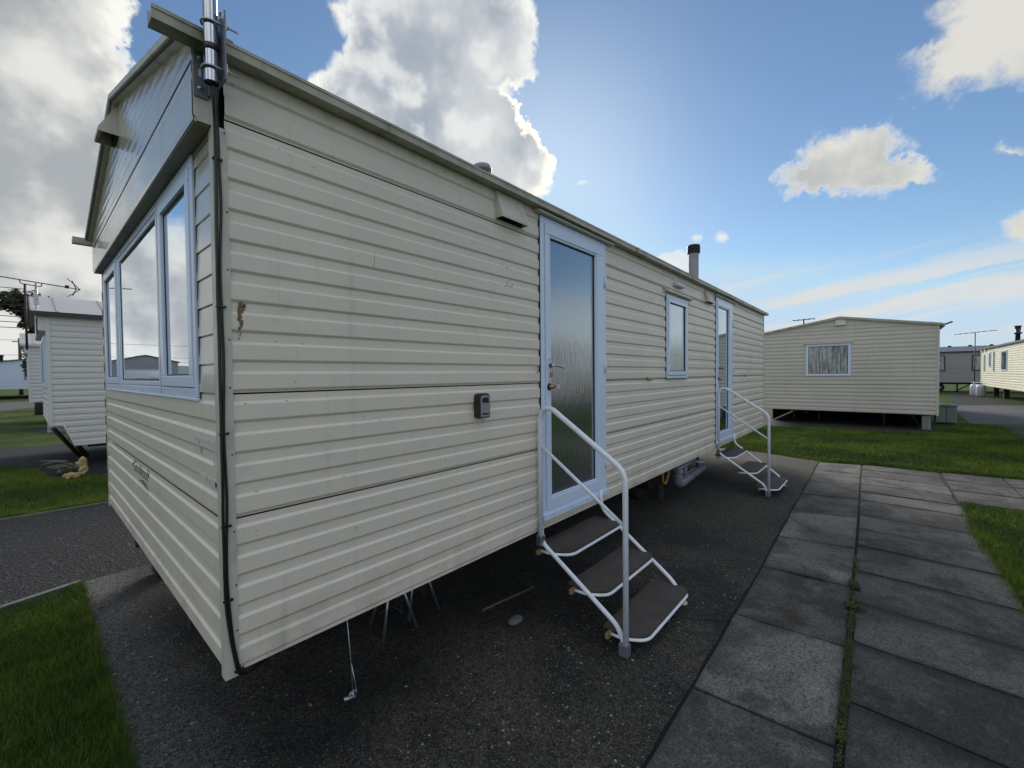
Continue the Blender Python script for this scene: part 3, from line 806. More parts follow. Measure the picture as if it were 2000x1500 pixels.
# ------------------------------------------------------------------ grass blades and weeds
def blades(name, n, sampler, hmin, hmax, wid, label):
    P = sampler(n); n = len(P)
    ang = RNG.uniform(0, 2*np.pi, n); h = RNG.uniform(hmin, hmax, n)*(1+0.8*(RNG.uniform(0, 1, n) > 0.94)); lean = RNG.uniform(0.1, 0.9, n)*h
    la = RNG.uniform(0, 2*np.pi, n); w = wid*RNG.uniform(0.6, 1.3, n)
    V = np.zeros((n, 3, 3)); z0 = -0.014
    V[:, 0, 0] = P[:, 0]-np.cos(ang)*w; V[:, 0, 1] = P[:, 1]-np.sin(ang)*w; V[:, 0, 2] = z0
    V[:, 1, 0] = P[:, 0]+np.cos(ang)*w; V[:, 1, 1] = P[:, 1]+np.sin(ang)*w; V[:, 1, 2] = z0
    V[:, 2, 0] = P[:, 0]+np.cos(la)*lean; V[:, 2, 1] = P[:, 1]+np.sin(la)*lean; V[:, 2, 2] = z0+h
    me = bpy.data.meshes.new(name); me.vertices.add(n*3); me.vertices.foreach_set('co', V.reshape(-1))
    me.loops.add(n*3); me.loops.foreach_set('vertex_index', np.arange(n*3))
    me.polygons.add(n); me.polygons.foreach_set('loop_start', np.arange(0, n*3, 3)); me.polygons.foreach_set('loop_total', np.full(n, 3))
    me.materials.append(MATS['grass_blade']); me.update()
    at = me.attributes.new('tone', 'FLOAT', 'FACE'); at.data.foreach_set('value', RNG.uniform(0, 1, n)**3)
    o = bpy.data.objects.new(name, me); C.objects.link(o); return stuff(o, label)
def in_poly(P, poly):
    x, y = P[:, 0], P[:, 1]; c = np.zeros(len(P), bool); n = len(poly)
    for i in range(n):
        (x0, y0), (x1, y1) = poly[i], poly[(i+1) % n]
        k = ((y0 > y) != (y1 > y)) & (x < (x1-x0)*(y-y0)/((y1-y0) or 1e-9)+x0); c ^= k
    return c
def from_poly(poly, edge=0.0):
    xs = [p[0] for p in poly]; ys = [p[1] for p in poly]
    def f(n):
        P = np.column_stack([RNG.uniform(min(xs), max(xs), n*2), RNG.uniform(min(ys), max(ys), n*2)])
        return P[in_poly(P, poly)][:n]
    return f
blades('grass', 110000, from_poly([(-0.17, 2.90), (-0.58, 2.79), (-1.7, 2.46), (-1.6, 0.2), (-0.17, 0.2)]), 0.012, 0.042, 0.0016, 'short mown grass left of the concrete pad')
blades('grass', 60000, from_poly([(0.5, 5.58), (-2.0, 5.72), (-2.0, 10.2), (-0.8, 10.35), (-0.3, 9.3), (-0.22, 8.3), (0.1, 7.9), (2, 7.8), (2, 5.5)]), 0.015, 0.05, 0.003, 'mown grass between the gravel drive and the white caravan')
blades('grass', 70000, from_poly([(6.72, -2.40), (5.5, -2.38), (3.9, -2.42), (2.6, -2.40), (2.6, -4.2), (6.74, -4.2)]), 0.015, 0.05, 0.003, 'mown grass right of the paved path')
blades('grass', 150000, from_poly([(8.6, -0.88), (8.95, 0.1), (8.95, 1.7), (13.5, 1.6), (13.95, -1.2), (14.4, -2.7), (17.5, -3.5), (17.0, -4.1), (14.9, -4.1), (14.8, -5), (8.8, -4.2), (8.74, -1.5)]), 0.02, 0.055, 0.005, 'lawn between the caravan and the paved end')
# fringe overhanging the pad and path edges
def edge_line(pts, spread):
    def f(n):
        out = []; segs = [(Vector(a), Vector(b)) for a, b in zip(pts[:-1], pts[1:])]; L = [(b-a).length for a, b in segs]; T = sum(L)
        for (a, b), l in zip(segs, L):
            k = int(n*l/T); t = RNG.uniform(0, 1, k); d = RNG.normal(0, spread, k)
            nr = Vector((-(b-a).y, (b-a).x)).normalized()
            out.append(np.column_stack([a.x+(b.x-a.x)*t+nr.x*d, a.y+(b.y-a.y)*t+nr.y*d]))
        return np.vstack(out)
    return f
blades('grass', 9000, edge_line([(-0.195, 0.3), (-0.2, 2.9)], 0.012), 0.02, 0.055, 0.0018, 'grass fringe along the pad edge')
blades('grass', 6000, edge_line([(-0.64, 5.70), (1.2, 5.62)], 0.02), 0.02, 0.06, 0.003, 'grass fringe behind the edging strip')
blades('grass', 14000, edge_line([(8.62, -0.86), (8.76, -1.6), (8.80, -3.2)], 0.04), 0.03, 0.07, 0.004, 'grass fringe at the far end of the paving')
blades('grass', 9000, edge_line([(6.75, -2.44), (5.4, -2.36), (3.9, -2.41), (2.6, -2.44)], 0.04), 0.02, 0.06, 0.003, 'grass fringe along the right edge of the paving')

mb = MB(); rnd = random.Random(3)
def weed_leaves(n, x0, x1, spread, size):
    for _ in range(n):
        x = rnd.uniform(x0, x1)
        if mnoise.noise(Vector((x*6.5, 4.2, 0))) + 0.5*rnd.random() < -0.1: continue
        y = lerp_tab(EDGE_M, x) - 0.012 + rnd.gauss(0, spread)
        a = rnd.uniform(0, 6.28); s = size*rnd.uniform(0.5, 1.3); h = rnd.uniform(0.004, 0.024)
        d = Vector((math.cos(a), math.sin(a), rnd.uniform(0.1, 0.7))); w = Vector((-math.sin(a), math.cos(a), 0))*s*0.38
        p = Vector((x, y, h)); mb.add([p, p+d*s*0.5+w, p+d*s, p+d*s*0.5-w], [(0, 1, 2, 3)])
weed_leaves(260, 1.35, 1.9, 0.005, 0.010); weed_leaves(3600, 1.76, 2.62, 0.0095, 0.0085); weed_leaves(800, 2.55, 3.0, 0.008, 0.010); weed_leaves(160, 3.0, 3.35, 0.007, 0.012); weed_leaves(260, 3.38, 3.50, 0.014, 0.018); weed_leaves(160, 3.5, 4.1, 0.007, 0.016)
weed_leaves(150, 3.05, 3.14, 0.02, 0.024)
for _ in range(120):
    x = 3.42 + rnd.gauss(0, 0.012); y = -1.25 + rnd.gauss(0, 0.05); a = rnd.uniform(0, 6.28); s = 0.016
    p = Vector((x, y, 0.006)); d = Vector((math.cos(a), math.sin(a), 0.5)); w = Vector((-math.sin(a), math.cos(a), 0))*s*0.4
    mb.add([p, p+d*s*0.5+w, p+d*s, p+d*s*0.5-w], [(0, 1, 2, 3)])
stuff(mb.build('weeds', 'weed_leaf', recalc=False), 'low green weeds growing in the joint between paving slabs')


mb = MB(); rnd = random.Random(12)
def bit(x, y, s, flat=True):
    a = rnd.uniform(0, 6.28); d = Vector((math.cos(a), math.sin(a), rnd.uniform(-0.1, 0.25)))*s; w = Vector((-math.sin(a), math.cos(a), rnd.uniform(-0.2, 0.2)))*s*rnd.uniform(0.15, 0.45)
    p = Vector((x, y, 0.010 if y < -0.96 else 0.003)); mb.add([p-d*0.5, p-w*0.5, p+d*0.5, p+w*0.5], [(0, 1, 2, 3)])
for _ in range(260): bit(rnd.uniform(0.6, 8.3), rnd.uniform(-0.92, 0.5), rnd.uniform(0.006, 0.022))
for _ in range(120): bit(2.6+rnd.gauss(0, 0.22), -0.25+rnd.gauss(0, 0.12), rnd.uniform(0.01, 0.05))
for _ in range(150): bit(rnd.uniform(1.3, 8.4), -0.94+rnd.gauss(0, 0.02), rnd.uniform(0.006, 0.018))
for _ in range(160): bit(1.95+abs(rnd.gauss(0, 0.35)), -1.56-abs(rnd.gauss(0, 0.07)), rnd.uniform(0.005, 0.014))
for _ in range(130): bit(rnd.uniform(1.4, 8.4), rnd.uniform(-2.3, -0.98), rnd.uniform(0.005, 0.016))
stuff(mb.build('leaf_litter', 'leaf_litter', recalc=False), 'scattered leaf crumbs and grit on the pad and paving')
mb = MB(); pth = [(2.22, -0.63), (2.27, -0.70), (2.29, -0.77), (2.35, -0.84), (2.37, -0.90), (2.43, -0.955)]
for (a, b) in zip(pth[:-1], pth[1:]):
    a, b = Vector(a), Vector(b); n = Vector((-(b-a).y, (b-a).x)).normalized()*0.0035
    mb.prism([tuple(a-n), tuple(b-n), tuple(b+n), tuple(a+n)], 2, -0.01, 0.0012)
struct(mb.build('crack', 'joint_soil'))

# ------------------------------------------------------------------ the main caravan
ZB, Z3, Z2, Z1, ZE = 0.548, 1.067, 1.492, 2.406, 2.600
LN, WD = 8.54, 2.99
car = thing('static_caravan', 'long cream ribbed static caravan with two white doors, nearest the camera', 'caravan', (0, 0, 0))
PR = rib_profile([ZB, Z3, Z2, Z1, ZE+0.03], [5, 4, 9, 2], 0.0080)
D1 = (1.743, 2.586, 0.622, 2.562); D2 = (5.53, 6.35, 0.622, 2.545); WN = (3.838, 4.458, 1.494, 2.345)
mb = MB(); ribbed_wall(mb, PR, 0.028, LN-0.03, [D1, D2, WN], lambda u, o, z: (u, -o, z))
mb.box(0.02, LN-0.02, 0.045, 0.06, ZB+0.02, ZE, 1)
mb.prism([(0.0, ZB-0.004), (-0.004, ZB-0.004), (-0.004, ZB+0.006), (0.0, ZB+0.006)], 0, 0.03, LN-0.03)
mb.build('side_wall', ['cladding', 'gasket'], car)
# end wall facing left, below the pelmet
E1, E2, E3 = (0.245, 0.872, 1.475, 2.40), (0.872, 2.160, 1.475, 2.40), (2.160, 2.890, 1.475, 2.40)
mb = MB(); ribbed_wall(mb, clip_profile(PR, ZB, Z2-0.004), 0.028, WD-0.03, [(0.245, 2.890, 1.475, 2.40)], lambda u, o, z: (-o, u, z)); mb.build('end_wall', 'cladding', car)
lap = [(Z2-0.0035, 0.0)]
for k in range(9):
    z0 = Z2 + k*0.1017; lap += [(z0+0.001, -0.004), (z0+0.003, -0.004), (z0+0.004, 0.004), (z0+0.099, 0.001)]
mb = MB(); ribbed_wall(mb, lap, 0.028, WD-0.03, [(0.245, 2.890, 1.475, 2.40)], lambda u, o, z: (-o, u, z))
mb.build('end_wall', 'end_cladding', car)
# far walls and floor (closed box)
mb = MB(); mb.box(LN-0.012, LN, 0.01, WD-0.01, ZB, ZE); mb.box(0.03, LN-0.02, WD-0.012, WD, ZB, ZE)
mb.prism([(0.01, ZE), (WD-0.01, ZE), (WD/2, ZE+0.40)], 0, LN-0.012, LN)
mb.build('rear_wall', 'cladding', car)
mb = MB(); mb.box(0.02, LN-0.03, 0.012, WD-0.012, ZB+0.004, ZB+0.04); mb.build('floor', 'dark_steel', car)
# gable + pelmet standing forward of the end wall
XF = -0.056; RZ = lambda y: 2.612 + 0.283*min(y, WD-y)
gp = [(2.375, 0.0), (2.390, 0.003), (2.495, 0.003), (2.505, 0.0005), (2.512, 0.0005), (2.520, 0.0025), (2.545, 0.0025), (2.556, 0.0)]
mb = MB()
sp = lambda z: (0.002 + max(0.0, (z-2.626)/0.283), WD-0.002-max(0.0, (z-2.626)/0.283))
ribbed_wall(mb, gp, 0.002, WD-0.002, [], lambda u, o, z: (XF-o, u, z))
gz = [(2.566, 0.0)]
z = 2.566
while z < 3.02: gz += [(z+0.014, 0.0018), (z+0.030, 0.0018), (z+0.042, 0.0), (z+0.054, 0.0)]; z += 0.056
ribbed_wall(mb, gz, 0.002, WD-0.002, [], lambda u, o, z: (XF-o, u, z), sp)
mb.box(XF+0.003, XF+0.010, 0.004, WD-0.004, 2.372, 2.60)
mb.build('gable', 'end_cladding', car)
for ya, yb_ in ((-0.002, 0.010), (WD-0.010, WD+0.002)):
    mb = MB(); mb.prism([(XF, 2.390), (XF+0.012, 2.3725), (0.0, 2.3725), (0.0, 2.61), (XF, 2.61)], 1, ya, yb_); mb.build('pelmet_return', 'trim', car)
mb = MB(); mb.box(XF+0.002, 0.004, 0.010, WD-0.010, 2.368, 2.3715); mb.build('pelmet_soffit', 'soffit', car)
# corner posts
mb = MB()
mb.box(-0.010, 0.032, -0.011, -0.002, 0.532, 2.3705); mb.box(-0.010, -0.001, -0.002, 0.030, 0.532, 2.3665)
for zz in np.arange(0.6, 2.35, 0.21):
    mb.lathe([(0.0, -0.002), (0.0028, -0.0015), (0.0028, 0.0)], (0.024+0.005*random.random(), -0.0112, zz+0.09*random.random()), 8, 1, axis=1)
mb.build('corner_trim', ['trim', 'dark_steel'], car)
mb = MB(); mb.box(LN-0.032, LN+0.006, -0.010, -0.001, 0.54, ZE); mb.box(LN, LN+0.006, -0.001, 0.03, 0.54, ZE); mb.build('corner_trim', 'trim', car)
mb = MB(); mb.box(-0.010, -0.001, WD-0.03, WD+0.008, 0.535, 2.366)
for zz in np.arange(0.62, 2.3, 0.14): mb.box(-0.013, -0.010, WD-0.014, WD+0.009, zz, zz+0.07, 1)
mb.build('corner_trim', ['trim', 'black_plastic'], car)
# roof, barge boards, gutters
roof_t = lambda y: 2.640 + 0.283*min(y+0.0, WD-y)
mb = MB()
prof = [(-0.02, 2.634), (WD/2, 2.634+0.283*(WD/2+0.02)), (WD+0.02, 2.634)]
mb.prism(prof + [(p[0], p[1]-0.016) for p in prof[::-1]], 0, -0.09, LN+0.06)
mb.build('roof', 'roofing', car)
for s in (0, 1):
    mb = MB(); Y = (lambda y: y) if s == 0 else (lambda y: WD-y)
    a = [(Y(-0.03), 2.618), (Y(WD/2), 2.618+0.283*(WD/2+0.03)), (Y(WD/2), 2.644+0.283*(WD/2+0.03)), (Y(-0.03), 2.644)]
    mb.prism(a, 0, -0.098, -0.082)
    b = [(Y(0.0), 2.622), (Y(WD/2), 2.622+0.283*WD/2), (Y(WD/2), 2.628+0.283*WD/2), (Y(0.0), 2.628)]
    mb.prism(b, 0, -0.0815, -0.02)
    mb.build('barge_board', 'trim', car)
def gutter(y0, y1, x0, x1, parent):
    mb = MB(); lo, hi = 2.588, 2.626; t = 0.004
    s = 1 if y1 > y0 else -1
    mb.box(x0, x1, min(y0, y0+s*t), max(y0, y0+s*t), lo, hi); mb.box(x0, x1, min(y1, y1-s*t), max(y1, y1-s*t), lo+0.0, hi+0.01)
    mb.box(x0, x1, min(y0, y1)+t, max(y0, y1)-t, lo+0.001, lo+t)
    mb.box(x0, x1, min(y0, y0-s*0.003), max(y0, y0-s*0.003), hi-0.010, hi+0.001)
    for xx in (3.05, 6.0): mb.box(xx, xx+0.05, min(y0, y0-s*0.005), max(y0, y0-s*0.005), lo-0.003, hi+0.002)
    return mb.build('gutter', 'gutter', parent)
gutter(-0.068, -0.010, -0.165, LN+0.075, car); gutter(WD+0.068, WD+0.010, -0.165, LN+0.075, car)
mb = MB()
rnd = random.Random(31)
for k in range(260):
    x = rnd.uniform(0.2, 4.5); mb.blob((x, -0.02+rnd.gauss(0, 0.008), 2.638), (rnd.uniform(0.008, 0.03), 0.01, rnd.uniform(0.004, 0.010)), k, 0.3, 1)
mb.build('moss', 'soffit', car)['kind'] = 'stuff'

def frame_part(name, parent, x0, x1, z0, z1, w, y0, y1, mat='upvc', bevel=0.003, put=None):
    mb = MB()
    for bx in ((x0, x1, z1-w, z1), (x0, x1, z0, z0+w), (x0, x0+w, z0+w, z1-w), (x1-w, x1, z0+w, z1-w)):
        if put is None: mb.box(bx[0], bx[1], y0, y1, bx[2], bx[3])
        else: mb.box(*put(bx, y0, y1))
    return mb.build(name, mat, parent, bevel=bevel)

def door(box, glassbox, gl, handle_mat):
    x0, x1, z0, z1 = box; g0, g1, h0, h1 = glassbox
    fr = frame_part('door_frame', car, x0, x1, z0, z1, 0.040, -0.016, 0.05)
    mb = MB(); w = 0.0
    a0, a1, c0, c1 = x0+0.043, x1-0.043, z0+0.043, z1-0.043
    for bx in ((a0, a1, h1+0.012, c1), (a0, a1, c0, h0-0.012), (a0, g0-0.012, h0-0.012, h1+0.012), (g1+0.012, a1, h0-0.012, h1+0.012)): mb.box(bx[0], bx[1], -0.026, 0.03, bx[2], bx[3])
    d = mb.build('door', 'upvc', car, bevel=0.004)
    frame_part('glazing_bead', d, g0-0.0115, g1+0.0115, h0-0.0115, h1+0.0115, 0.014, -0.020, 0.012, 'upvc', 0.003)
    frame_part('gasket', d, g0+0.002, g1-0.002, h0+0.002, h1-0.002, 0.005, -0.0055, 0.012, 'gasket', 0.0)
    mb = MB(); mb.box(g0, g1, 0.0, 0.006, h0, h1); mb.build('pane', gl, d)
    mb = MB(); mb.box(x0-0.006, x0-0.0005, -0.012, 0.02, z0, z1); mb.build('seal', 'gasket', fr)
    mb = MB(); mb.box(x0-0.002, x1+0.004, -0.034, -0.0165, z0-0.018, z0+0.020)
    for k in range(4): mb.lathe([(0.0, -0.003), (0.005, -0.002), (0.005, 0.0)], (x0+0.1+k*(x1-x0-0.2)/3, -0.034, z0+0.004), 8, 1, axis=1)
    mb.build('threshold', ['upvc', 'dark_steel'], fr, bevel=0.002)
    for zz in (z1-0.30, 1.60, z0+0.23):
        mb = MB(); mb.tube([(x1-0.038, -0.031, zz-0.045), (x1-0.038, -0.031, zz+0.045)], 0.008, 8); mb.box(x1-0.036, x1-0.004, -0.0225, -0.0165, zz-0.042, zz+0.042)
        mb.build('hinge', 'upvc', d)
    hx = a0+0.030
    mb = MB(); mb.box(hx-0.016, hx+0.016, -0.032, -0.0265, 1.498, 1.655)
    for zz in (1.506, 1.646):
        for xx in (-0.009, 0.009): mb.lathe([(0.0, -0.002), (0.003, -0.0015), (0.003, 0.0)], (hx+xx, -0.032, zz), 8, 1, axis=1)
    hp = mb.build('handle_plate', ['white_plastic', 'dark_steel'], d, bevel=0.002)
    mb = MB(); mb.lathe([(0.0, -0.012), (0.013, -0.010), (0.014, 0.0)], (hx+0.002, -0.032, 1.606), 14, 1, axis=1)
    mb.tube(bend([(hx+0.002, -0.034, 1.606), (hx+0.002, -0.058, 1.606), (hx+0.05, -0.062, 1.606), (hx+0.125, -0.055, 1.590)], 0.016), [0.008]*8+[0.007]*5+[0.005], 10)
    mb.build('handle', [handle_mat, 'black_plastic'], hp)
    mb = MB(); mb.box(hx-0.004, hx+0.012, -0.046, -0.0325, 1.530, 1.562); mb.build('latch', 'brass', hp, bevel=0.002)
    mb = MB(); mb.lathe([(0.0, -0.008), (0.022, -0.007), (0.024, 0.0)], (hx-0.004, -0.0268, 1.468), 18, 1, axis=1)
    mb.lathe([(0.0, -0.036), (0.012, -0.036), (0.013, -0.008)], (hx-0.004, -0.0268, 1.468), 14, 0, axis=1)
    mb.tube([(hx-0.004, -0.052, 1.468), (hx+0.04, -0.058, 1.470)], 0.004, 8); mb.box(hx+0.036, hx+0.060, -0.061, -0.056, 1.457, 1.481, 2)
    mb.build('lock', ['brass', 'black_plastic', 'white_plastic'], d)
door(D1, (1.842, 2.430, 0.747, 2.442), 'obscure_glass', 'chrome')
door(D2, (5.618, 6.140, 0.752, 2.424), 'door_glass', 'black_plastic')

# narrow side window
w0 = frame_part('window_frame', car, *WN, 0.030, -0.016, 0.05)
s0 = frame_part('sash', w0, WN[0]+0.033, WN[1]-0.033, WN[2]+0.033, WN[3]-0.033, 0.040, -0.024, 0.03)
frame_part('gasket', s0, WN[0]+0.0735, WN[1]-0.0735, WN[2]+0.0735, WN[3]-0.0735, 0.006, -0.010, 0.012, 'gasket', 0.0)
mb = MB(); mb.box(WN[0]+0.074, WN[1]-0.074, -0.004, 0.004, WN[2]+0.074, WN[3]-0.074); mb.build('pane', 'obscure_glass', s0)
mb = MB(); mb.box(WN[0]-0.006, WN[0]-0.0005, -0.012, 0.02, WN[2], WN[3]); mb.box(WN[0], WN[1], -0.020, 0.0, WN[2]-0.006, WN[2]-0.0005); mb.build('seal', 'gasket', w0)

def drip(x0, x1, z, d=0.05, h=0.040):
    mb = MB(); mb.prism([(-0.007, z+h), (-d, z+0.008), (-d, z), (-0.007, z)], 0, x0, x1); mb.build('drip_cap', 'trim', car, bevel=0.0015)
drip(1.686, 2.668, 2.566, 0.052, 0.034); drip(5.474, 6.470, 2.549, 0.05, 0.036); drip(3.788, 4.555, 2.366, 0.05, 0.044)

def hood(x0, x1, z0, z1, d):
    mb = MB()
    mb.prism([(0.0, z1), (-0.012, z1), (-d, z0+0.012), (-d, z0), (-d+0.004, z0), (-0.010, z1-0.010), (0.0, z1-0.010)], 0, x0+0.003, x1-0.003)
    for xx in (x0, x1-0.003): mb.prism([(0.0, z1), (-0.012, z1), (-d, z0+0.012), (-d, z0), (0.0, z0)], 0, xx, xx+0.003)
    mb.box(x0+0.004, x1-0.004, -0.012, -0.008, z0, z1-0.02, 1)
    mb.build('vent_hood', ['trim', 'gasket'], car)
hood(1.336, 1.565, 2.432, 2.598, 0.062); hood(5.075, 5.330, 2.42, 2.575, 0.055)
# vent hood on the gable
mb = MB(); hy0, hy1, hz0, hz1 = 1.50, 1.68, 2.875, 3.025
prof = [(XF, hz1), (XF-0.012, hz1), (XF-0.085, hz0+0.02), (XF-0.085, hz0), (XF-0.080, hz0), (XF-0.010, hz1-0.012), (XF, hz1-0.012)]
mb.prism(prof, 1, hy0+0.003, hy1-0.003)
for yy in (hy0, hy1-0.003): mb.prism([(XF, hz1), (XF-0.012, hz1), (XF-0.085, hz0+0.02), (XF-0.085, hz0), (XF, hz0)], 1, yy, yy+0.003)
mb.box(XF-0.012, XF-0.006, hy0+0.004, hy1-0.004, hz0, hz1-0.03, 1)
mb.build('vent_hood', ['trim', 'gasket'], car)

# outside lamp housing (unlit)
mb = MB(); mb.box(4.03, 4.27, -0.055, -0.006, 2.455, 2.500); mb.build('outside_lamp', 'white_plastic', car, bevel=0.012)
mb = MB(); mb.tube([(1.716, -0.008, 1.60), (1.700, -0.020, 1.585), (1.702, -0.022, 1.565), (1.716, -0.008, 1.56)], 0.0035, 8); mb.build('door_hook', 'galvanised', car)
for hx in (3.37, 7.02):
    mb = MB(); mb.tube([(hx, -0.008, 1.512), (hx+0.02, -0.025, 1.492), (hx+0.06, -0.024, 1.486), (hx+0.08, -0.008, 1.492)], 0.008, 8); mb.build('door_hook', 'brass', car)

# roof vent and flue
mb = MB(); c = (1.545, 0.30, 2.70)
mb.lathe([(0.030, 0.0), (0.030, 0.165), (0.040, 0.170)], c, 18, 1)
mb.lathe([(0.0, 0.162), (0.058, 0.162), (0.062, 0.170), (0.062, 0.186), (0.055, 0.196), (0.0, 0.202)], c, 24, 0)
mb.build('roof_vent', ['silver_plastic', 'white_plastic'], car)
mb = MB(); c = (5.775, 0.35, 2.72); mb.lathe([(0.066, 0.0), (0.066, 0.56)], c, 24); mb.lathe([(0.0, 0.56), (0.066, 0.56)], c, 24)
fl = mb.build('flue', 'flue_grey', car)
mb = MB()
prof = [(0.066, 0.500)]
for k in range(4): prof += [(0.086, 0.502+k*0.024), (0.086, 0.518+k*0.024), (0.072, 0.519+k*0.024), (0.072, 0.525+k*0.024)]
prof += [(0.086, 0.600), (0.080, 0.612), (0.0, 0.616)]
mb.lathe(prof, c, 24); mb.build('cowl', 'black_plastic', fl)

# three-light end window, each light its own frame, sash and pane
put = lambda bx, y0, y1: (y0, y1, bx[0], bx[1], bx[2], bx[3])
def end_light(y0, y1, opener, z0=1.475, z1=2.366):
    fr = frame_part('window_frame', car, y0, y1, z0, z1, 0.034, -0.012, 0.03, put=put)
    if opener:
        s = frame_part('sash', fr, y0+0.038, y1-0.038, z0+0.037, z1-0.038, 0.046, -0.017, 0.02, put=put); e = 0.0845; zb = z0+0.0835
    else:
        s = frame_part('sash', fr, y0+0.0365, y1-0.0365, z0+0.0365, z1-0.0365, 0.024, -0.008, 0.02, put=put); e = 0.061; zb = z0+0.061
    frame_part('gasket', s, y0+e, y1-e, zb, z1-e, 0.006, -0.004, 0.012, 'gasket', 0.0, put=put)
    mb = MB(); mb.box(-0.002, 0.004, y0+e, y1-e, zb, z1-e); mb.build('pane', 'mirror_glass', s)
end_light(0.250, 0.868, True); end_light(0.874, 2.156, False); end_light(2.162, 2.885, True)
for bb in ((-0.003, 0.004, 0.236, 0.2495, 1.47, 2.366), (-0.003, 0.0035, 2.8855, 2.897, 1.47, 2.366), (-0.012, 0.0, 0.868, 0.874, 1.475, 2.366), (-0.012, 0.0, 2.156, 2.162, 1.475, 2.366)):
    mb = MB(); mb.box(*bb); mb.build('window_seal', 'gasket', car)
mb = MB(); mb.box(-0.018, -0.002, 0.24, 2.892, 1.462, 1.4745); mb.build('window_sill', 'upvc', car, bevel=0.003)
mb = MB(); mb.box(-0.006, 0.0, 0.03, WD-0.03, 2.3505, 2.368); mb.build('soffit_trim', 'soffit', car)

# script name badge on the end wall
def text_mesh(body, size, parent, mat, matrix, shear=0.0, name='lettering', bold=0.0):
    cu = bpy.data.curves.new(name, 'FONT'); cu.body = body; cu.size = size; cu.shear = shear; cu.extrude = 0.0008; cu.offset = bold; cu.resolution_u = 3
    tmp = bpy.data.objects.new('t', cu); C.objects.link(tmp)
    dg = bpy.context.evaluated_depsgraph_get(); me = bpy.data.meshes.new_from_object(tmp.evaluated_get(dg))
    bpy.data.objects.remove(tmp); bpy.data.curves.remove(cu)
    me.transform(matrix); me.name = name; me.materials.clear(); me.materials.append(MATS[mat])
    o = bpy.data.objects.new(name, me); C.objects.link(o); o.parent = parent; o.matrix_parent_inverse = PINV.get(parent.name, Matrix())
    return o
mt = Matrix(((0, 0, -1, -0.0078), (-1, 0, 0, 1.79), (0, 1, 0, 0.995), (0, 0, 0, 1)))
lt_ = text_mesh('\u2022Goodwood\u2022', 0.098, car, 'letter_green', mt, 0.28, 'badge_lettering')
mb = MB(); mb.tube([(-0.0082, 1.58, 0.955), (-0.0085, 1.50, 0.970), (-0.0085, 1.40, 0.962), (-0.0082, 1.30, 0.945)], [0.001, 0.004, 0.004, 0.001], 8); mb.build('badge_underline', 'letter_green', car)

for (y0, y1, z0, z1) in ((0.045, 0.30, 1.318, 1.330), (0.05, 0.062, 1.245, 1.316), (0.245, 0.262, 1.270, 1.316), (0.06, 0.14, 1.170, 1.195), (0.16, 0.24, 1.182, 1.200)):
    mb = MB(); mb.box(-0.0105, -0.0086, y0, y1, z0, z1); mb.build('tape_strip', 'white_plastic', car)
# marks on the side wall: a brown smear and sticker residue
mb = MB(); r5 = random.Random(5)
for k in range(34):
    t = k/34; zz = 1.80 - 0.085*t; xx = 0.070 - 0.018*t - 0.008*math.sin(t*5) + r5.gauss(0, 0.005)*(1.2-t)
    mb.blob((xx, -0.0090 if (zz-Z2) % 0.1017 < 0.072 and (zz-Z2) % 0.1017 > 0.014 else -0.004, zz), (r5.uniform(0.002, 0.006)*(1.0-0.4*t), 0.0012, r5.uniform(0.004, 0.010)), k, 0.5, 2)
for k in range(8): mb.blob((0.056+r5.gauss(0, 0.003), -0.0086, 1.712-0.004*k+r5.gauss(0, 0.003)), (0.002, 0.0012, 0.003), k, 0.4, 1)
sm_ = mb.build('smear', 'brown_smear', car); sm_['label'] = 'brown dried smear near the corner trim'
mb = MB()
for (cx, cz, n) in ((1.44, 2.165, 5), (1.455, 2.085, 12), (1.43, 2.072, 6)):
    for k in range(n): mb.blob((cx+r5.gauss(0, 0.022), -0.0085, cz+r5.gauss(0, 0.010)), (r5.uniform(0.002, 0.007), 0.0008, r5.uniform(0.001, 0.004)), k, 0.5, 1)
mb.tube([(0.575, -0.0085, 2.085), (0.572, -0.0085, 2.05), (0.569, -0.0085, 2.02)], 0.0008, 6)
mb.build('sticker_residue', 'grey_residue', car)['kind'] = 'stuff'

# chassis, wheel and waste pipes below the floor
mb = MB()
for yy in (0.75, 2.2): mb.box(0.05, LN-0.2, yy, yy+0.06, 0.38, 0.545)
for xx in np.arange(0.4, LN, 1.2): mb.box(xx, xx+0.05, 0.15, WD-0.15, 0.46, 0.541)
mb.build('chassis', 'dark_steel', car)
for xx in (4.55,):
    mb = MB(); mb.lathe([(0.13, -0.07), (0.24, -0.085), (0.275, -0.06), (0.28, 0.0), (0.275, 0.06), (0.24, 0.085), (0.13, 0.07)], (xx, 0.62, 0.28), 28, 0, axis=1)
    wh = mb.build('wheel', 'rubber', car)
    mb = MB(); mb.lathe([(0.0, -0.05), (0.06, -0.055), (0.07, -0.03), (0.13, -0.04), (0.135, -0.07)], (xx, 0.62, 0.28), 24, 0, axis=1); mb.build('rim', 'dark_steel', wh)
mb = MB(); mb.box(4.30, 4.78, 0.36, 0.62, 0.20, 0.46); mb.box(4.66, 4.76, 0.37, 0.45, 0.0, 0.20, 1); mb.build('battery_box', ['black_plastic', 'dark_steel'], car, bevel=0.02)
mb = MB(); mb.tube(bend([(4.72, 0.19, 0.50), (4.72, 0.19, 0.205), (5.56, 0.17, 0.270)], 0.09, 7), 0.055, 16)
mb.lathe([(0.055, -0.02), (0.062, -0.02), (0.062, 0.02), (0.055, 0.02)], (4.72, 0.19, 0.36), 16)
for xx in (4.86, 5.00, 5.50): mb.lathe([(0.055, -0.022), (0.063, -0.022), (0.063, 0.022), (0.055, 0.022)], (xx, 0.188, 0.205+0.078*(xx-4.72)), 16, 0, axis=0)
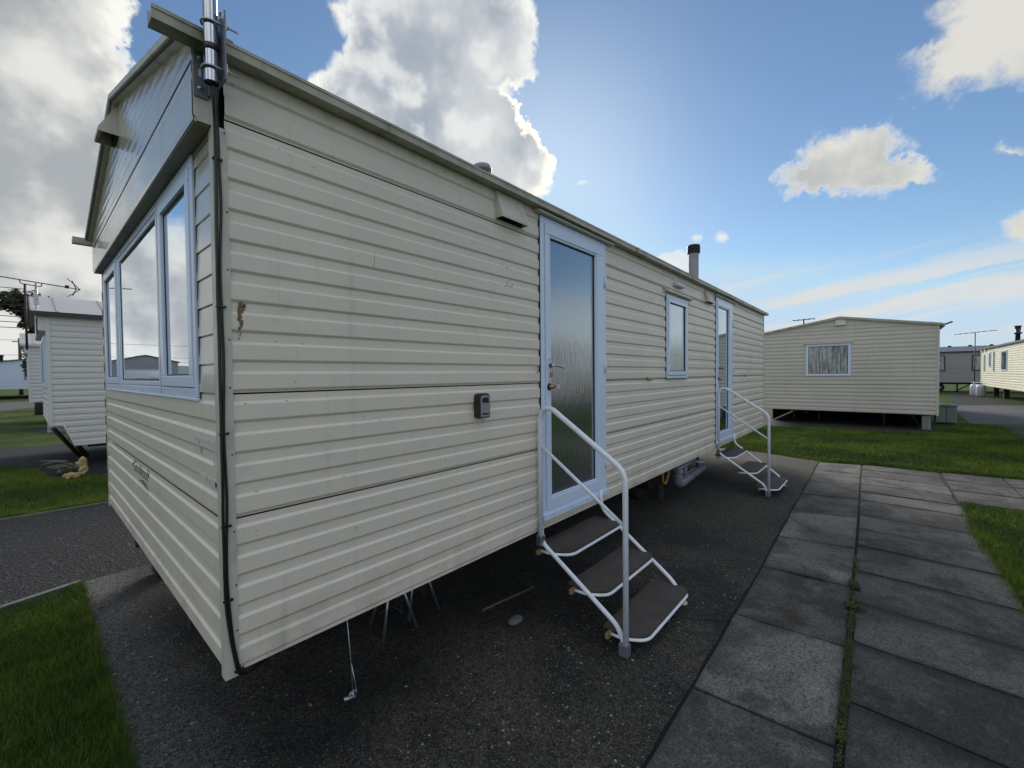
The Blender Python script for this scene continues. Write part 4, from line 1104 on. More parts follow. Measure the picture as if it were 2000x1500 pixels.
mb.tube([(4.94, 0.185, 0.22), (4.94, 0.185, 0.46)], 0.030, 12)
mb.build('waste_pipe', 'grey_pipe', car)
mb = MB(); mb.tube([(4.50, 0.13, 0.43), (5.10, 0.12, 0.455)], 0.026, 12); mb.build('overflow_pipe', 'grey_pipe', car)
mb = MB(); mb.tube(bend([(4.12, 0.14, 0.50), (4.10, 0.13, 0.36), (4.17, 0.13, 0.33), (4.26, 0.13, 0.42), (4.28, 0.14, 0.52)], 0.05), 0.014, 8); mb.build('gas_hose', 'copper_orange', car)
mb = MB(); mb.tube([(5.62, 0.25, 0.55), (5.62, 0.25, 0.20)], 0.020, 10); mb.lathe([(0.02, 0.0), (0.10, 0.004), (0.10, 0.014), (0.02, 0.02)], (5.62, 0.25, 0.33), 20, 1); mb.build('soil_pipe', ['black_plastic', 'white_plastic'], car)
mb = MB(); mb.box(0.20, 0.34, 2.55, 2.70, 0.02, 0.55); mb.build('corner_steady', 'dark_steel', car)
for bb in ((2.0, 2.04, 0.42, 0.46, 0.44, 0.55), (8.0, 8.2, 0.4, 0.55, 0.42, 0.55)):
    mb = MB(); mb.box(*bb); mb.build('steady_bracket', 'dark_steel', car)


# ------------------------------------------------------------------ aerial mast bolted to the corner
mast = thing('aerial_mast', 'shiny steel aerial mast clamped to the near top corner of the caravan', 'aerial mast', (-0.028, -0.085, 2.46))
MX, MY = -0.026, -0.085
mb = MB(); mb.tube([(MX, MY, 2.462), (MX, MY, 3.45)], 0.0195, 24, caps=False); mb.tube([(MX, MY, 2.466), (MX, MY, 2.50)], 0.0165, 20, 1)
mb.tube([(MX, MY, 2.556), (MX, MY, 2.576)], 0.0203, 24, 1)
mb.build('pole', ['chrome', 'black_plastic'], mast)
mb = MB(); mb.box(-0.054, -0.018, -0.008, -0.0022, 2.447, 2.598); mb.box(-0.018, -0.013, -0.030, -0.0022, 2.455, 2.598)
for zz in (2.475, 2.570):
    mb.lathe([(0.0, -0.004), (0.008, -0.003), (0.0085, 0.0)], (-0.037, -0.008, zz), 14, 1, axis=1); mb.lathe([(0.0, -0.008), (0.004, -0.008), (0.004, -0.003)], (-0.037, -0.008, zz), 8, 1, axis=1)
mb.box(-0.042, -0.034, -0.0086, -0.0082, 2.512, 2.535, 2)
mb.build('bracket', ['bracket_grey', 'galvanised', 'cladding'], mast)
mb = MB(); mb.box(0.000, 0.0045, -0.125, -0.015, 2.470, 2.680); mb.box(-0.014, 0.0, -0.030, -0.024, 2.455, 2.598); mb.build('clamp_arm', 'bracket_grey', mast)
for zz in (2.503, 2.640):
    mb = MB(); arc = [(0.042, MY-0.024, zz)] + [(MX - 0.024*math.sin(a), MY - 0.024*math.cos(a), zz) for a in np.linspace(0, math.pi, 13)] + [(0.042, MY+0.024, zz-0.003)]
    mb.tube(arc, 0.0035, 8)
    mb.prism([(MY-0.036, zz-0.016), (MY+0.036, zz-0.010), (MY+0.036, zz+0.012), (MY-0.036, zz+0.018)], 0, 0.0048, 0.008)
    for s in (-1, 1): mb.lathe([(0.0, 0.0), (0.0075, 0.0), (0.0075, 0.006), (0.0, 0.006)], (0.009, MY+s*0.024, zz), 6, 0, axis=0)
    mb.build('u_bolt', 'galvanised', mast)
# cables down the corner
def wob(pts, amp, seed):
    out = []
    P = bend(pts, 0.2, 3)
    for i, p in enumerate(P): out.append(p)
    dense = []
    for a, b in zip(out[:-1], out[1:]):
        n = max(1, int((b-a).length/0.03))
        for k in range(n):
            q = a+(b-a)*k/n; dense.append(q+Vector((amp*mnoise.noise(Vector((q.z*4, seed, 0))), 0.3*amp*mnoise.noise(Vector((q.z*5, seed+3, 0))), 0)))
    dense.append(out[-1]); return dense
cbl = thing('cable', 'pair of black cables clipped down the near corner trim of the caravan', 'cable', (0.0, -0.02, 0.53))
mb = MB()
mb.tube(wob([(MX+0.006, MY, 2.53), (MX+0.006, MY+0.008, 2.44), (-0.008, -0.045, 2.37), (-0.004, -0.019, 2.2), (-0.007, -0.017, 1.85), (-0.005, -0.017, 1.27), (-0.008, -0.017, 0.85), (0.004, -0.018, 0.66), (0.027, -0.018, 0.525), (0.10, 0.03, 0.512), (0.3, 0.2, 0.53)], 0.005, 1), 0.0044, 10)
mb.tube(wob([(MX+0.030, MY+0.01, 2.70), (0.012, -0.07, 2.55), (-0.004, -0.034, 2.43), (0.006, -0.022, 2.36), (0.006, -0.018, 2.2), (0.004, -0.017, 1.85), (0.004, -0.017, 1.27), (0.000, -0.017, 0.85), (0.012, -0.020, 0.66), (0.034, -0.020, 0.53), (0.12, 0.03, 0.505), (0.3, 0.25, 0.53)], 0.005, 7), 0.0040, 10)
cm = mb.build('cord', 'black_plastic', cbl)
for zz in (2.26, 1.78, 1.36, 1.05, 0.80, 0.55):
    off = 0.0 if zz > 0.7 else 0.028
    mb = MB(); mb.box(-0.013+off, 0.012+off, -0.024, -0.0112, zz, zz+0.004); mb.box(0.011+off, 0.016+off, -0.021, -0.0112, zz-0.001, zz+0.006); mb.build('clip', 'black_plastic', cbl)

# ------------------------------------------------------------------ key safe on the wall
ks = thing('key_safe', 'small black and grey key safe fixed to the ribbed wall', 'key safe', (1.17, -0.006, 1.325))
def rrect(x0, x1, z0, z1, r, rb=None, n=5):
    rb = rb if rb is not None else r; out = []
    for (cx, cz, rr, a0) in ((x1-rb, z0+rb, rb, -90), (x1-r, z1-r, r, 0), (x0+r, z1-r, r, 90), (x0+rb, z0+rb, rb, 180)):
        for k in range(n+1): a = rad(a0+90*k/n); out.append((cx+rr*math.cos(a), cz+rr*math.sin(a)))
    return out
kx0, kx1, kz0, kz1 = 1.152, 1.236, 1.318, 1.450
mb = MB(); mb.prism(rrect(kx0, kx1, kz0, kz1, 0.022, 0.012), 1, -0.050, -0.006); mb.build('body', 'black_plastic', ks, bevel=0.004)
mb = MB(); mb.prism(rrect(kx0+0.008, kx1-0.008, kz0+0.006, kz1-0.010, 0.018, 0.004), 1, -0.0545, -0.0505); fc_ = mb.build('front_cover', 'silver_plastic', ks, bevel=0.002)
mb = MB(); mb.prism(rrect(kx0+0.018, kx1-0.018, kz1-0.050, kz1-0.022, 0.012, 0.003), 1, -0.0556, -0.0548); mb.build('dial_window', 'black_plastic', fc_)
mt = Matrix(((1, 0, 0, kx0+0.019), (0, 0, -1, -0.0549), (0, 1, 0, kz0+0.018), (0, 0, 0, 1)))
text_mesh('Master', 0.0165, fc_, 'black_plastic', mt, 0.15, 'lettering', 0.0005)

# ------------------------------------------------------------------ entrance steps
def make_steps():
    """built round a local origin: x along the wall from the rail, -y away from the wall"""
    st = thing('entrance_steps', 'white tubular entrance steps with brown treads at the nearest caravan door', 'steps', (1.70, 0, 0), 'entrance steps at the caravan doors', world_coords=False)
    mb = MB(); mb.tube(bend([(0, -0.034, 0.47), (0, -0.034, 1.27), (0, -0.06, 1.335), (0, -0.125, 1.338), (0, -0.612, 1.015), (0, -0.613, 0.05)], 0.07, 6), 0.0158, 14)
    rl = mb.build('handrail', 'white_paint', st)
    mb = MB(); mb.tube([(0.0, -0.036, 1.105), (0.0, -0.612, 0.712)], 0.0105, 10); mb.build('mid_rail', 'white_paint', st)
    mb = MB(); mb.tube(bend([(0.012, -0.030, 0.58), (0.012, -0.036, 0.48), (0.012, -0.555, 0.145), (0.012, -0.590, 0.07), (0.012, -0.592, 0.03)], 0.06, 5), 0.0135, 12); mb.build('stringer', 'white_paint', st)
    mb = MB(); mb.tube(bend([(0.75, -0.040, 0.66), (0.75, -0.046, 0.52), (0.75, -0.585, 0.135), (0.75, -0.64, 0.06), (0.75, -0.64, 0.01)], 0.06, 5), 0.0135, 12); mb.build('stringer', 'white_paint', st)
    mb = MB(); mb.box(-0.024, 0.024, -0.054, -0.012, 0.465, 0.535); mb.build('clamp', 'galvanised', st, bevel=0.006)
    mb = MB(); mb.box(-0.020, 0.026, -0.632, -0.575, 0.0, 0.070); mb.build('foot_clamp', 'bracket_grey', st, bevel=0.006)
    mb = MB(); mb.lathe([(0.0, 0.012), (0.02, 0.012), (0.036, 0.006), (0.036, 0.0)], (0.75, -0.65, 0.0), 16); mb.build('foot', 'rusty_white', st)
    for (yf, zt) in ((-0.215, 0.452), (-0.462, 0.282), (-0.700, 0.112)):
        yb = yf+0.235; cx0, cx1 = 0.020, 0.745; k = 0.05
        poly = [(cx0, yb), (cx1, yb), (cx1, yf+k*0.7), (cx1-k*0.5, yf), (cx0+k*1.6, yf), (cx0+k*0.5, yf+k*0.9), (cx0, yf+k*2.0)]
        mb = MB(); mb.prism(poly, 2, zt-0.014, zt, 0)
        for (px, py) in ((0.07, yf+0.045), (0.70, yf+0.03), (0.08, yb-0.03), (0.69, yb-0.03)): mb.lathe([(0.0, 0.0015), (0.006, 0.001), (0.006, 0.0)], (px, py, zt), 8, 1)
        tr = mb.build('tread', ['tread', 'black_plastic'], st)
        mb = MB(); zz = zt-0.0255
        mb.tube(bend([(0.006, yb-0.05, zz), (0.010, yf+0.10, zz), (0.075, yf-0.004, zz), (0.735, yf-0.004, zz), (0.745, yb-0.05, zz)], 0.06, 5), 0.0088, 10)
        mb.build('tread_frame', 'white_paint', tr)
        mb = MB(); mb.box(-0.028, 0.72, yb-0.055, yb-0.035, zt-0.042, zt-0.0145); mb.build('batten', 'raw_wood', tr)
    return st
def copy_tree(o, parent=None):
    c = o.copy(); C.objects.link(c)
    if parent is not None: c.parent = parent; c.matrix_parent_inverse = o.matrix_parent_inverse.copy()
    for ch in list(o.children): copy_tree(ch, c)
    return c
steps = make_steps()
steps_far = copy_tree(steps); steps_far.location = (5.575, 0, 0.006)
steps_far['label'] = 'white tubular entrance steps at the far caravan door, beside the lawn'

# ------------------------------------------------------------------ odds and ends under and beside the caravan
def jack_stand(x, y, label):
    j = thing('jack_stand', label, 'jack stand', (x, y, 0), 'jack stands under the caravan')
    mb = MB(); mb.tube([(x, y, 0.16), (x, y, 0.46)], 0.026, 12); mb.lathe([(0.0, 0.0), (0.05, 0.0), (0.05, 0.012), (0.0, 0.012)], (x, y, 0.46), 14); mb.tube([(x, y, 0.46), (x, y, 0.545)], 0.013, 10); mb.build('column', 'dark_steel', j)
    for k in range(4):
        a = rad(35+90*k); mb = MB(); mb.tube([(x+0.022*math.cos(a), y+0.022*math.sin(a), 0.36), (x+0.15*math.cos(a), y+0.15*math.sin(a), 0.004)], 0.0085, 8); mb.build('leg', 'galvanised', j)
    mb = MB(); mb.tube([(x-0.10, y, 0.13), (x+0.10, y, 0.13)], 0.005, 6); mb.tube([(x, y-0.10, 0.13), (x, y+0.10, 0.13)], 0.005, 6); mb.build('brace', 'dark_steel', j)
jack_stand(1.03, 0.60, 'grey steel jack stand under the caravan, nearer the corner trim')
jack_stand(1.25, 0.66, 'grey steel jack stand under the caravan, nearer the first door')
td = thing('tie_down', 'taut pale tie-down wire fixed to a ground anchor on the pad', 'tie-down', (0.573, 0.244, 0))
mb = MB(); mb.tube([(0.565, 0.30, 0.54), (0.572, 0.255, 0.16), (0.573, 0.246, 0.03)], 0.0026, 8); mb.tube([(0.572, 0.255, 0.17), (0.586, 0.245, 0.06), (0.590, 0.240, 0.03), (0.580, 0.238, 0.018)], 0.0026, 8); mb.build('wire', 'galvanised', td)
mb = MB(); mb.tube([(0.573, 0.246, 0.0), (0.573, 0.246, 0.035)], 0.007, 8); mb.tube([(0.535, 0.258, 0.010), (0.575, 0.243, 0.014)], 0.011, 10); mb.tube([(0.573+0.018*math.cos(a), 0.244, 0.022+0.018*math.sin(a)) for a in np.linspace(0, 5.6, 12)], 0.0045, 8); mb.build('anchor', 'galvanised', td)
mb = MB(); mb.blob((1.544, 0.05, 0.022), (0.058, 0.036, 0.020), 4, 0.10, 3); s_ = mb.build('stone', 'stone_grey'); tag(s_, 'smooth grey oval stone lying on the dark pad', 'stone')
mb = MB(); mb.tube([(1.50, 0.295, 0.014), (1.66, 0.273, 0.015), (1.82, 0.248, 0.013), (1.96, 0.226, 0.014)], [0.009, 0.008, 0.009, 0.007], 7); s_ = mb.build('stick', 'bark_grey'); tag(s_, 'weathered straight stick lying on the pad behind the stone', 'stick')

# ------------------------------------------------------------------ the neighbouring caravans
def neighbour(name, label, L, Wd, zb, ze, rise, loc, rz, wall, roof_mat, ribs=20, windows=(), end_windows=(), back_windows=(), pelmet=False, cut=None, frame='upvc', lintel=False, hood=False, glassm='plain_glass', fascia='charcoal', over=0.06, roof_tiles=False, light_blockers=False):
    """x along the length, side wall at y=0 facing -y, end wall at x=0 facing -x"""
    root = thing(name, label, 'caravan', (0, 0, 0), 'neighbouring static caravans', world_coords=False)
    root.location = loc; root.rotation_euler = (0, 0, rz)
    pr = rib_profile([zb, zb+(ze-zb)*0.33, ze], [max(2, ribs//3), ribs-ribs//3], 0.010)
    if cut:  # the bottom corner at the front is cut away: (x0, z0, x1)
        cx0, cz0, cx1 = cut
        sp = lambda z: (0.03 if z >= cz0 else cx0+(cx1-cx0)*(cz0-z)/(cz0-zb), L-0.03)
    else: sp = None
    mb = MB(); ribbed_wall(mb, pr, 0.03, L-0.03, [], lambda u, o, z: (u, -o, z), sp)
    mb.build('side_wall', wall, root)
    mb = MB(); ribbed_wall(mb, pr, 0.03, L-0.03, [], lambda u, o, z: (u, Wd+o, z)); mb.build('side_wall', wall, root)
    zlow = cut[1] if cut else zb
    pe = clip_profile(pr, zlow, ze)
    z = ze; ge = [(ze, 0.0)]; p = (ze-zb)/ribs
    while z < ze+rise: ge += [(z+0.10*p, 0.010), (z+0.56*p, 0.010), (z+0.68*p, 0.0), (z+0.98*p, 0.0)]; z += p
    ge = clip_profile(ge, ze, ze+rise)
    gs = lambda z: (0.03+max(0, (z-ze)/rise*Wd/2), Wd-0.03-max(0, (z-ze)/rise*Wd/2))
    for X, sg in ((0.0, -1), (L, 1)):
        mb = MB(); xf = X - (0.10 if pelmet and sg < 0 else 0.0)
        ribbed_wall(mb, pe, 0.03, Wd-0.03, [], lambda u, o, z: (X+sg*o, u, z))
        ribbed_wall(mb, ge, 0.03, Wd-0.03, [], lambda u, o, z: (xf+sg*o, u, z), gs)
        if pelmet and sg < 0:
            mb.box(xf, X, 0.0, Wd, ze-0.30, ze); mb.box(xf-0.004, xf, 0.004, Wd-0.004, ze-0.28, ze-0.16)
        mb.build('end_wall', wall, root)
    for (x, y) in ((0, 0), (L, 0), (0, Wd), (L, Wd)):
        z0 = zlow if x == 0 else zb; mb = MB()
        mb.box(x-0.02 if x == 0 else x-0.035, x+0.035 if x == 0 else x+0.02, y-0.018 if y == 0 else y-0.03, y+0.03 if y == 0 else y+0.018, z0-0.01, ze-0.003)
        mb.build('corner_trim', wall, root)
    if cut: mb = MB(); mb.tube([(0.0, -0.006, cz0), (cx0, -0.006, cz0), (cx1, -0.006, zb), (cx1+2, -0.006, zb)], 0.018, 6); mb.build('edge_trim', wall, root)
    mb = MB(); mb.box(0.3, L-0.05, 0.03, Wd-0.03, zb+0.012, zb+0.06); mb.box(0.5, L-0.4, Wd*0.25, Wd*0.25+0.08, zb-0.14, zb+0.01); mb.box(0.5, L-0.4, Wd*0.7, Wd*0.7+0.08, zb-0.14, zb+0.01); mb.build('chassis', 'dark_steel', root)
    if name and light_blockers:  # dark boards added to block daylight so the underside stays dark
        for bb in ((0.6, L-0.3, 0.25, 0.28, 0.02, zb), (0.6, L-0.3, Wd-0.28, Wd-0.25, 0.02, zb), (L-0.3, L-0.27, 0.25, Wd-0.25, 0.02, zb)):
            mb = MB(); mb.box(*bb); mb.build('light_blocker', 'charcoal', root)
    e = over; k = rise/(Wd/2)
    mb = MB(); x0 = -e-(0.12 if pelmet else 0)
    prf = [(-e, ze+0.02-e*k*0), (Wd/2, ze+rise+0.045), (Wd+e, ze+0.02)]
    mb.prism(prf + [(q[0], q[1]-0.03) for q in prf[::-1]], 0, x0, L+e)
    if roof_tiles:
        n = int((L+2*e)/0.34)
        for i in range(n):
            xx = x0+i*(L+2*e)/n
            for r in range(5):
                t0, t1 = r/5, (r+1)/5
                mb.add([(xx+0.02, -e+t0*(Wd/2+e), ze+0.032+t0*(rise+0.02)), (xx+0.30, -e+t0*(Wd/2+e), ze+0.045+t0*(rise+0.02)), (xx+0.30, -e+t1*(Wd/2+e), ze+0.035+t1*(rise+0.02)), (xx+0.02, -e+t1*(Wd/2+e), ze+0.026+t1*(rise+0.02))], [(0, 1, 2, 3)])
    elif roof_mat == 'felt_grey':
        for i in range(int(L/0.62)):
            xx = x0+0.3+i*0.62
            mb.prism([(q[0], q[1]+0.012) for q in prf] + [(q[0], q[1]+0.002) for q in prf[::-1]], 0, xx, xx+0.03)
    rf = mb.build('roof', roof_mat, root)
    for ya, yb_ in ((-e-0.05, -e-0.001), (Wd+e+0.001, Wd+e+0.05)):
        mb = MB(); mb.box(x0, L+e, ya, yb_, ze-0.065, ze+0.015); mb.build('gutter', fascia, root)
    for X in (x0-0.012, L+e+0.001):
        mb = MB()
        for sgn in (0, 1):
            Y = (lambda y: y) if sgn == 0 else (lambda y: Wd-y)
            mb.prism([(Y(-e), ze-0.03), (Y(Wd/2), ze+rise-0.01), (Y(Wd/2), ze+rise+0.055), (Y(-e), ze+0.03)], 0, X, X+0.011)
        mb.build('barge_board', fascia, root)
    def win(axis, side, a, b, z0, z1):
        pt = None
        if axis == 'y':
            pt = lambda bx, y0, y1: (side*y0 if side > 0 else y0, side*y1 if side > 0 else y1, bx[0], bx[1], bx[2], bx[3])
        o_ = -0.035; base = 0.0
        if axis == 'x':
            def box(m, x0, x1, d0, d1, q0, q1, mi=0):
                if side == 0: m.box(x0, x1, -d1, -d0, q0, q1, mi)
                else: m.box(x0, x1, Wd+d0, Wd+d1, q0, q1, mi)
        else:
            def box(m, x0, x1, d0, d1, q0, q1, mi=0):
                if side == 0: m.box(-d1, -d0, x0, x1, q0, q1, mi)
                else: m.box(L+d0, L+d1, x0, x1, q0, q1, mi)
        w = min(0.06, (b-a)*0.16); m = MB()
        box(m, a, b, 0.0, 0.04, z1-w, z1); box(m, a, b, 0.0, 0.04, z0, z0+w); box(m, a, a+w, 0.0, 0.04, z0+w, z1-w); box(m, b-w, b, 0.0, 0.04, z0+w, z1-w)
        f = m.build('window', frame, root, bevel=0.004)
        m = MB(); box(m, a+w, b-w, 0.0, 0.022, z0+w, z1-w); m.build('pane', glassm, f)
        m = MB(); box(m, a+w, b-w, 0.0, 0.030, z0+w, z0+w+0.012); box(m, a+w, a+w+0.010, 0.0, 0.030, z0+w+0.012, z1-w-0.012); box(m, b-w-0.010, b-w, 0.0, 0.030, z0+w+0.012, z1-w-0.012); box(m, a+w, b-w, 0.0, 0.030, z1-w-0.012, z1-w); m.build('gasket', 'gasket', f)
        if lintel: m = MB(); box(m, a-0.05, b+0.06, 0.0, 0.075, z1+0.012, z1+0.045); m.build('drip_cap', wall, f)
    for (a, b, z0, z1) in windows: win('x', 0, a, b, z0, z1)
    for (a, b, z0, z1) in back_windows: win('x', 1, a, b, z0, z1)
    for (a, b, z0, z1) in end_windows: win('y', 0, a, b, z0, z1)
    if hood:
        mb = MB(); mb.prism([(-0.01, ze+rise-0.01), (-0.03, ze+rise-0.01), (-0.09, ze+rise-0.20), (-0.01, ze+rise-0.20)], 1, Wd/2-0.13, Wd/2+0.10); mb.build('vent_hood', wall, root, bevel=0.004)
    return root

# right: cream gable end
rc = neighbour('static_caravan', 'cream caravan showing its gable end with one net-curtained window, across the lawn', 10.0, 4.03, 0.392, 2.735, 0.335, (15.0, -2.74, 0), 0, 'cream_cladding', 'roofing', 21, end_windows=((1.763, 2.815, 1.425, 2.35),), lintel=True, hood=True, glassm='net_curtain', fascia='gutter', light_blockers=True)
mb = MB(); mb.box(15.05, 15.28, -2.62, -2.45, -0.01, 0.36); mb.build('steady', 'block_grey', rc, bevel=0.02).matrix_parent_inverse = Matrix.Translation(-Vector((15.0, -2.74, 0)))
mb = MB()
for yy in (-1.7, -0.2, 0.45): mb.tube([(15.6, yy, -0.01), (15.6, yy, 0.40)], 0.03, 8)
mb.build('prop', 'dark_steel', rc).matrix_parent_inverse = Matrix.Translation(-Vector((15.0, -2.74, 0)))
mb = MB(); mb.tube([(14.95, -2.80, 2.70), (15.0, -2.98, 2.78)], 0.02, 8); mb.build('gutter_spout', 'dark_steel', rc).matrix_parent_inverse = Matrix.Translation(-Vector((15.0, -2.74, 0)))
# right: grey one with a tiled roof far off, long side towards us
fg = neighbour('static_caravan', 'distant grey caravan with a dark tiled roof and black-framed windows', 14.0, 3.9, 0.68, 2.86, 0.40, (43.0, 4.0, 0), -math.pi/2, 'grey_cladding', 'tile_grey', 24, windows=((8.35, 9.05, 1.5, 2.62), (10.35, 11.35, 1.5, 2.62), (4, 5.2, 1.5, 2.62)), frame='charcoal', glassm='net_curtain', roof_tiles=True)
mb = MB()
for xx in np.arange(1.0, 13.5, 1.05): mb.lathe([(0.0, 0.0), (0.12, 0.0), (0.10, 0.08), (0.0, 0.10)], (xx, 1.95, 3.30), 10)
mb.build('ridge_vent', 'charcoal', fg)
for xx in (8.1, 8.8): 
    mb = MB(); mb.lathe([(0.12, -0.08), (0.27, -0.09), (0.28, 0.0), (0.27, 0.09), (0.12, 0.08)], (xx, 0.6, 0.30), 18, 0, axis=1); w_ = mb.build('wheel', 'rubber', fg)
    mb = MB(); mb.lathe([(0.0, -0.07), (0.12, -0.07), (0.13, -0.05)], (xx, 0.6, 0.30), 14, 0, axis=1); mb.build('rim', 'galvanised', w_)
mb = MB()
for xx in (8.35, 9.7, 10.6, 11.5): mb.tube([(xx, 0.5, 0.0), (xx, 0.5, 0.7)], 0.05, 6); mb.tube([(xx, 0.5, 0.1), (xx+0.7, 0.5, 0.6)], 0.035, 6)
mb.build('prop', 'dark_steel', fg)
# right edge: sunlit cream side
re_ = neighbour('static_caravan', 'pale cream caravan at the right edge with slim windows and a dark flue', 11.4, 3.3, 0.62, 2.80, 0.42, (37.6, -6.15, 0), math.pi, 'pale_cream', 'charcoal', 20, windows=((1.15, 1.42, 1.45, 2.45), (2.75, 3.15, 1.72, 2.52), (3.95, 4.2, 1.45, 2.55), (6, 7.2, 1.5, 2.5)), fascia='charcoal')
mb = MB(); mb.lathe([(0.10, 0.0), (0.09, 0.45), (0.15, 0.46), (0.15, 0.55), (0.09, 0.56), (0.12, 0.85), (0.16, 0.90), (0.0, 0.92)], (2.75, 1.0, 3.02), 14); mb.build('flue', 'charcoal', re_)
mb = MB(); mb.box(0.35, 0.75, -0.07, -0.01, 2.60, 2.72); mb.box(1.5, 1.85, -0.07, -0.01, 2.62, 2.72); mb.build('vent_hood', 'pale_cream', re_, bevel=0.02)
mb = MB(); mb.box(0.9, 1.05, 0.4, 0.6, 0.0, 0.6); mb.box(3.6, 3.75, 0.4, 0.6, 0.0, 0.6); mb.build('prop', 'dark_steel', re_)
# left: white one with the cut-away front corner
lc = neighbour('static_caravan', 'white caravan with a grey felted roof and cut-away front corner, left of the near caravan', 9.5, 3.0, 0.385, 2.665, 0.42, (-0.16, 9.0, 0), 0, 'white_cladding', 'felt_grey', 22, end_windows=((0.25, 0.95, 1.4, 2.3), (0.98, 2.0, 1.4, 2.3), (2.03, 2.75, 1.4, 2.3)), pelmet=True, cut=(0.155, 0.752, 0.28), fascia='charcoal')
mb = MB(); mb.tube([(0.05, 0.5, 0.66), (0.42, 0.95, 0.03)], 0.035, 8); mb.tube([(0.28, 0.9, 0.45), (0.50, 1.0, 0.03)], 0.045, 8); mb.box(0.36, 0.56, 0.86, 1.06, -0.01, 0.03); mb.build('drawbar', 'dark_steel', lc)
# left: further back
lc2 = neighbour('static_caravan', 'second white caravan with a bay end, partly hidden behind the felted-roof one', 9.5, 3.0, 0.75, 2.72, 0.42, (-0.32, 20.0, 0), 0, 'white_cladding', 'felt_grey', 16, end_windows=((0.3, 1.4, 1.4, 2.3), (1.5, 2.7, 1.4, 2.3)), pelmet=True, fascia='white_cladding')
# left: far, bluish white gable
fw = neighbour('static_caravan', 'far bluish white chalet with a low dark roof at the left edge', 11.0, 7.0, 0.75, 2.55, 0.55, (-2.6+5.6, 50.0, 0), math.pi/2, 'bright_white', 'charcoal', 12, end_windows=((2.75, 3.45, 1.5, 2.25),), frame='block_grey', over=0.15)
mb = MB(); mb.lathe([(0.10, 0.0), (0.10, 0.5), (0.16, 0.52), (0.16, 0.62), (0.0, 0.64)], (1.2, 4.6, 2.85), 10); mb.build('flue', 'charcoal', fw)
# out of the picture: only seen mirrored in the window panes
for (lab, loc, rz, kw) in (('pale cream caravan opposite, seen only as a reflection in the doors', (18.5, -9.4, 0), math.pi, dict(wall='grey_cladding')),
                           ('grey caravan opposite, seen only as a reflection in the end window', (-3.2, 36.0, 0), math.pi/2, dict(wall='grey_cladding'))):
    neighbour('static_caravan', lab, 14.0 if rz == math.pi else 9.0, 3.6, 0.5, 2.65, 0.42, loc, rz, kw['wall'], 'charcoal', 16, windows=((2, 3, 1.4, 2.3), (5, 6.2, 1.4, 2.3), (9, 10, 1.4, 2.3)) if rz == math.pi else (), end_windows=((0.5, 2.9, 1.1, 2.1),) if rz != math.pi else ())

# ------------------------------------------------------------------ aerials
def yagi(name, label, base, top, boom_a, boom_b, n_el, el_len, mast_r=0.02, extra=None):
    t = thing(name, label, 'tv aerial', base, 'television aerials on masts')
    mb = MB(); mb.tube([base, top], mast_r, 8); mb.build('mast', 'galvanised', t)
    a, b = Vector(boom_a), Vector(boom_b); mb = MB(); mb.tube([a, b], mast_r*0.55, 6)
    mid = Vector(top); mb.tube(bend([a+(b-a)*0.42, a+(b-a)*0.42+Vector((0, 0, -0.06)), a+(b-a)*0.62+Vector((0, 0, -0.06)), a+(b-a)*0.62], 0.03, 3), mast_r*0.5, 6); mb.build('boom', 'dark_steel', t)
    d = (b-a).normalized(); s = d.cross(Vector((0, 0, 1))).normalized()
    mb = MB()
    for k in range(n_el):
        p = a+(b-a)*(k+0.5)/n_el; l = el_len*(0.8+0.2*k/n_el); mb.tube([p-s*l/2, p+s*l/2], mast_r*0.3, 5)
    mb.box(-0.02+(a+(b-a)*0.86).x, 0.03+(a+(b-a)*0.86).x, (a+(b-a)*0.86).y-0.02, (a+(b-a)*0.86).y+0.02, b.z+0.0, b.z+0.05)
    mb.build('elements', 'dark_steel', t)
    mb = MB()
    for sg in (1, -1):
        mb.tube([b-d*0.05, b+d*0.0+Vector((0, 0, 0.13*sg))-d*0.10], mast_r*0.5, 6); mb.tube([b, b+Vector((0, 0, 0.16*sg))-d*0.16], mast_r*0.4, 6)
    mb.build('reflector', 'dark_steel', t)
    if extra: extra(t)
    return t
def low_boom(t):
    mb = MB(); mb.tube([(-0.60, 9.2, 2.99), (-0.27, 9.1, 2.93)], 0.008, 6); mb.build('arm', 'dark_steel', t)
    mb = MB(); mb.box(-0.30, -0.24, 9.06, 9.12, 2.80, 2.98); mb.build('mast_clamp', 'galvanised', t)
yagi('tv_aerial', 'long slender aerial boom on a mast at the corner of the white felted-roof caravan', (-0.265, 9.10, 2.30), (-0.265, 9.10, 3.16), (-0.95, 9.1, 3.24), (0.26, 9.1, 3.13), 11, 0.10, 0.016, low_boom)
def comb_aerial(name, label, base, top, d, n, w, vertical=False):
    t = thing(name, label, 'tv aerial', base, 'television aerials on masts')
    mb = MB(); mb.tube([base, top], 0.025, 6); mb.build('mast', 'dark_steel', t)
    a = Vector(top); d = Vector(d); mb = MB(); mb.tube([a-d*0.5, a+d*0.5], 0.015, 5); mb.build('boom', 'dark_steel', t)
    s = Vector((0, 0, 1)) if vertical else d.cross(Vector((0, 0, 1))).normalized()
    mb = MB()
    for k in range(n):
        p = a-d*0.5+d*(k+0.5)/n; mb.tube([p-s*w/2, p+s*w/2], 0.009, 4)
    mb.build('elements', 'dark_steel', t); return t
comb_aerial('tv_aerial', 'small aerial above the roof of the cream gable-end caravan', (20.0, 0.72, 2.9), (20.0, 0.72, 3.62), (0.2, 0.75, 0.0), 4, 0.5)
comb_aerial('tv_aerial', 'aerial on a tall thin mast between the grey and the pale cream caravans', (38.6, -6.0, 0.2), (38.6, -6.0, 3.9), (0.9, 1.7, -0.1), 7, 0.7)
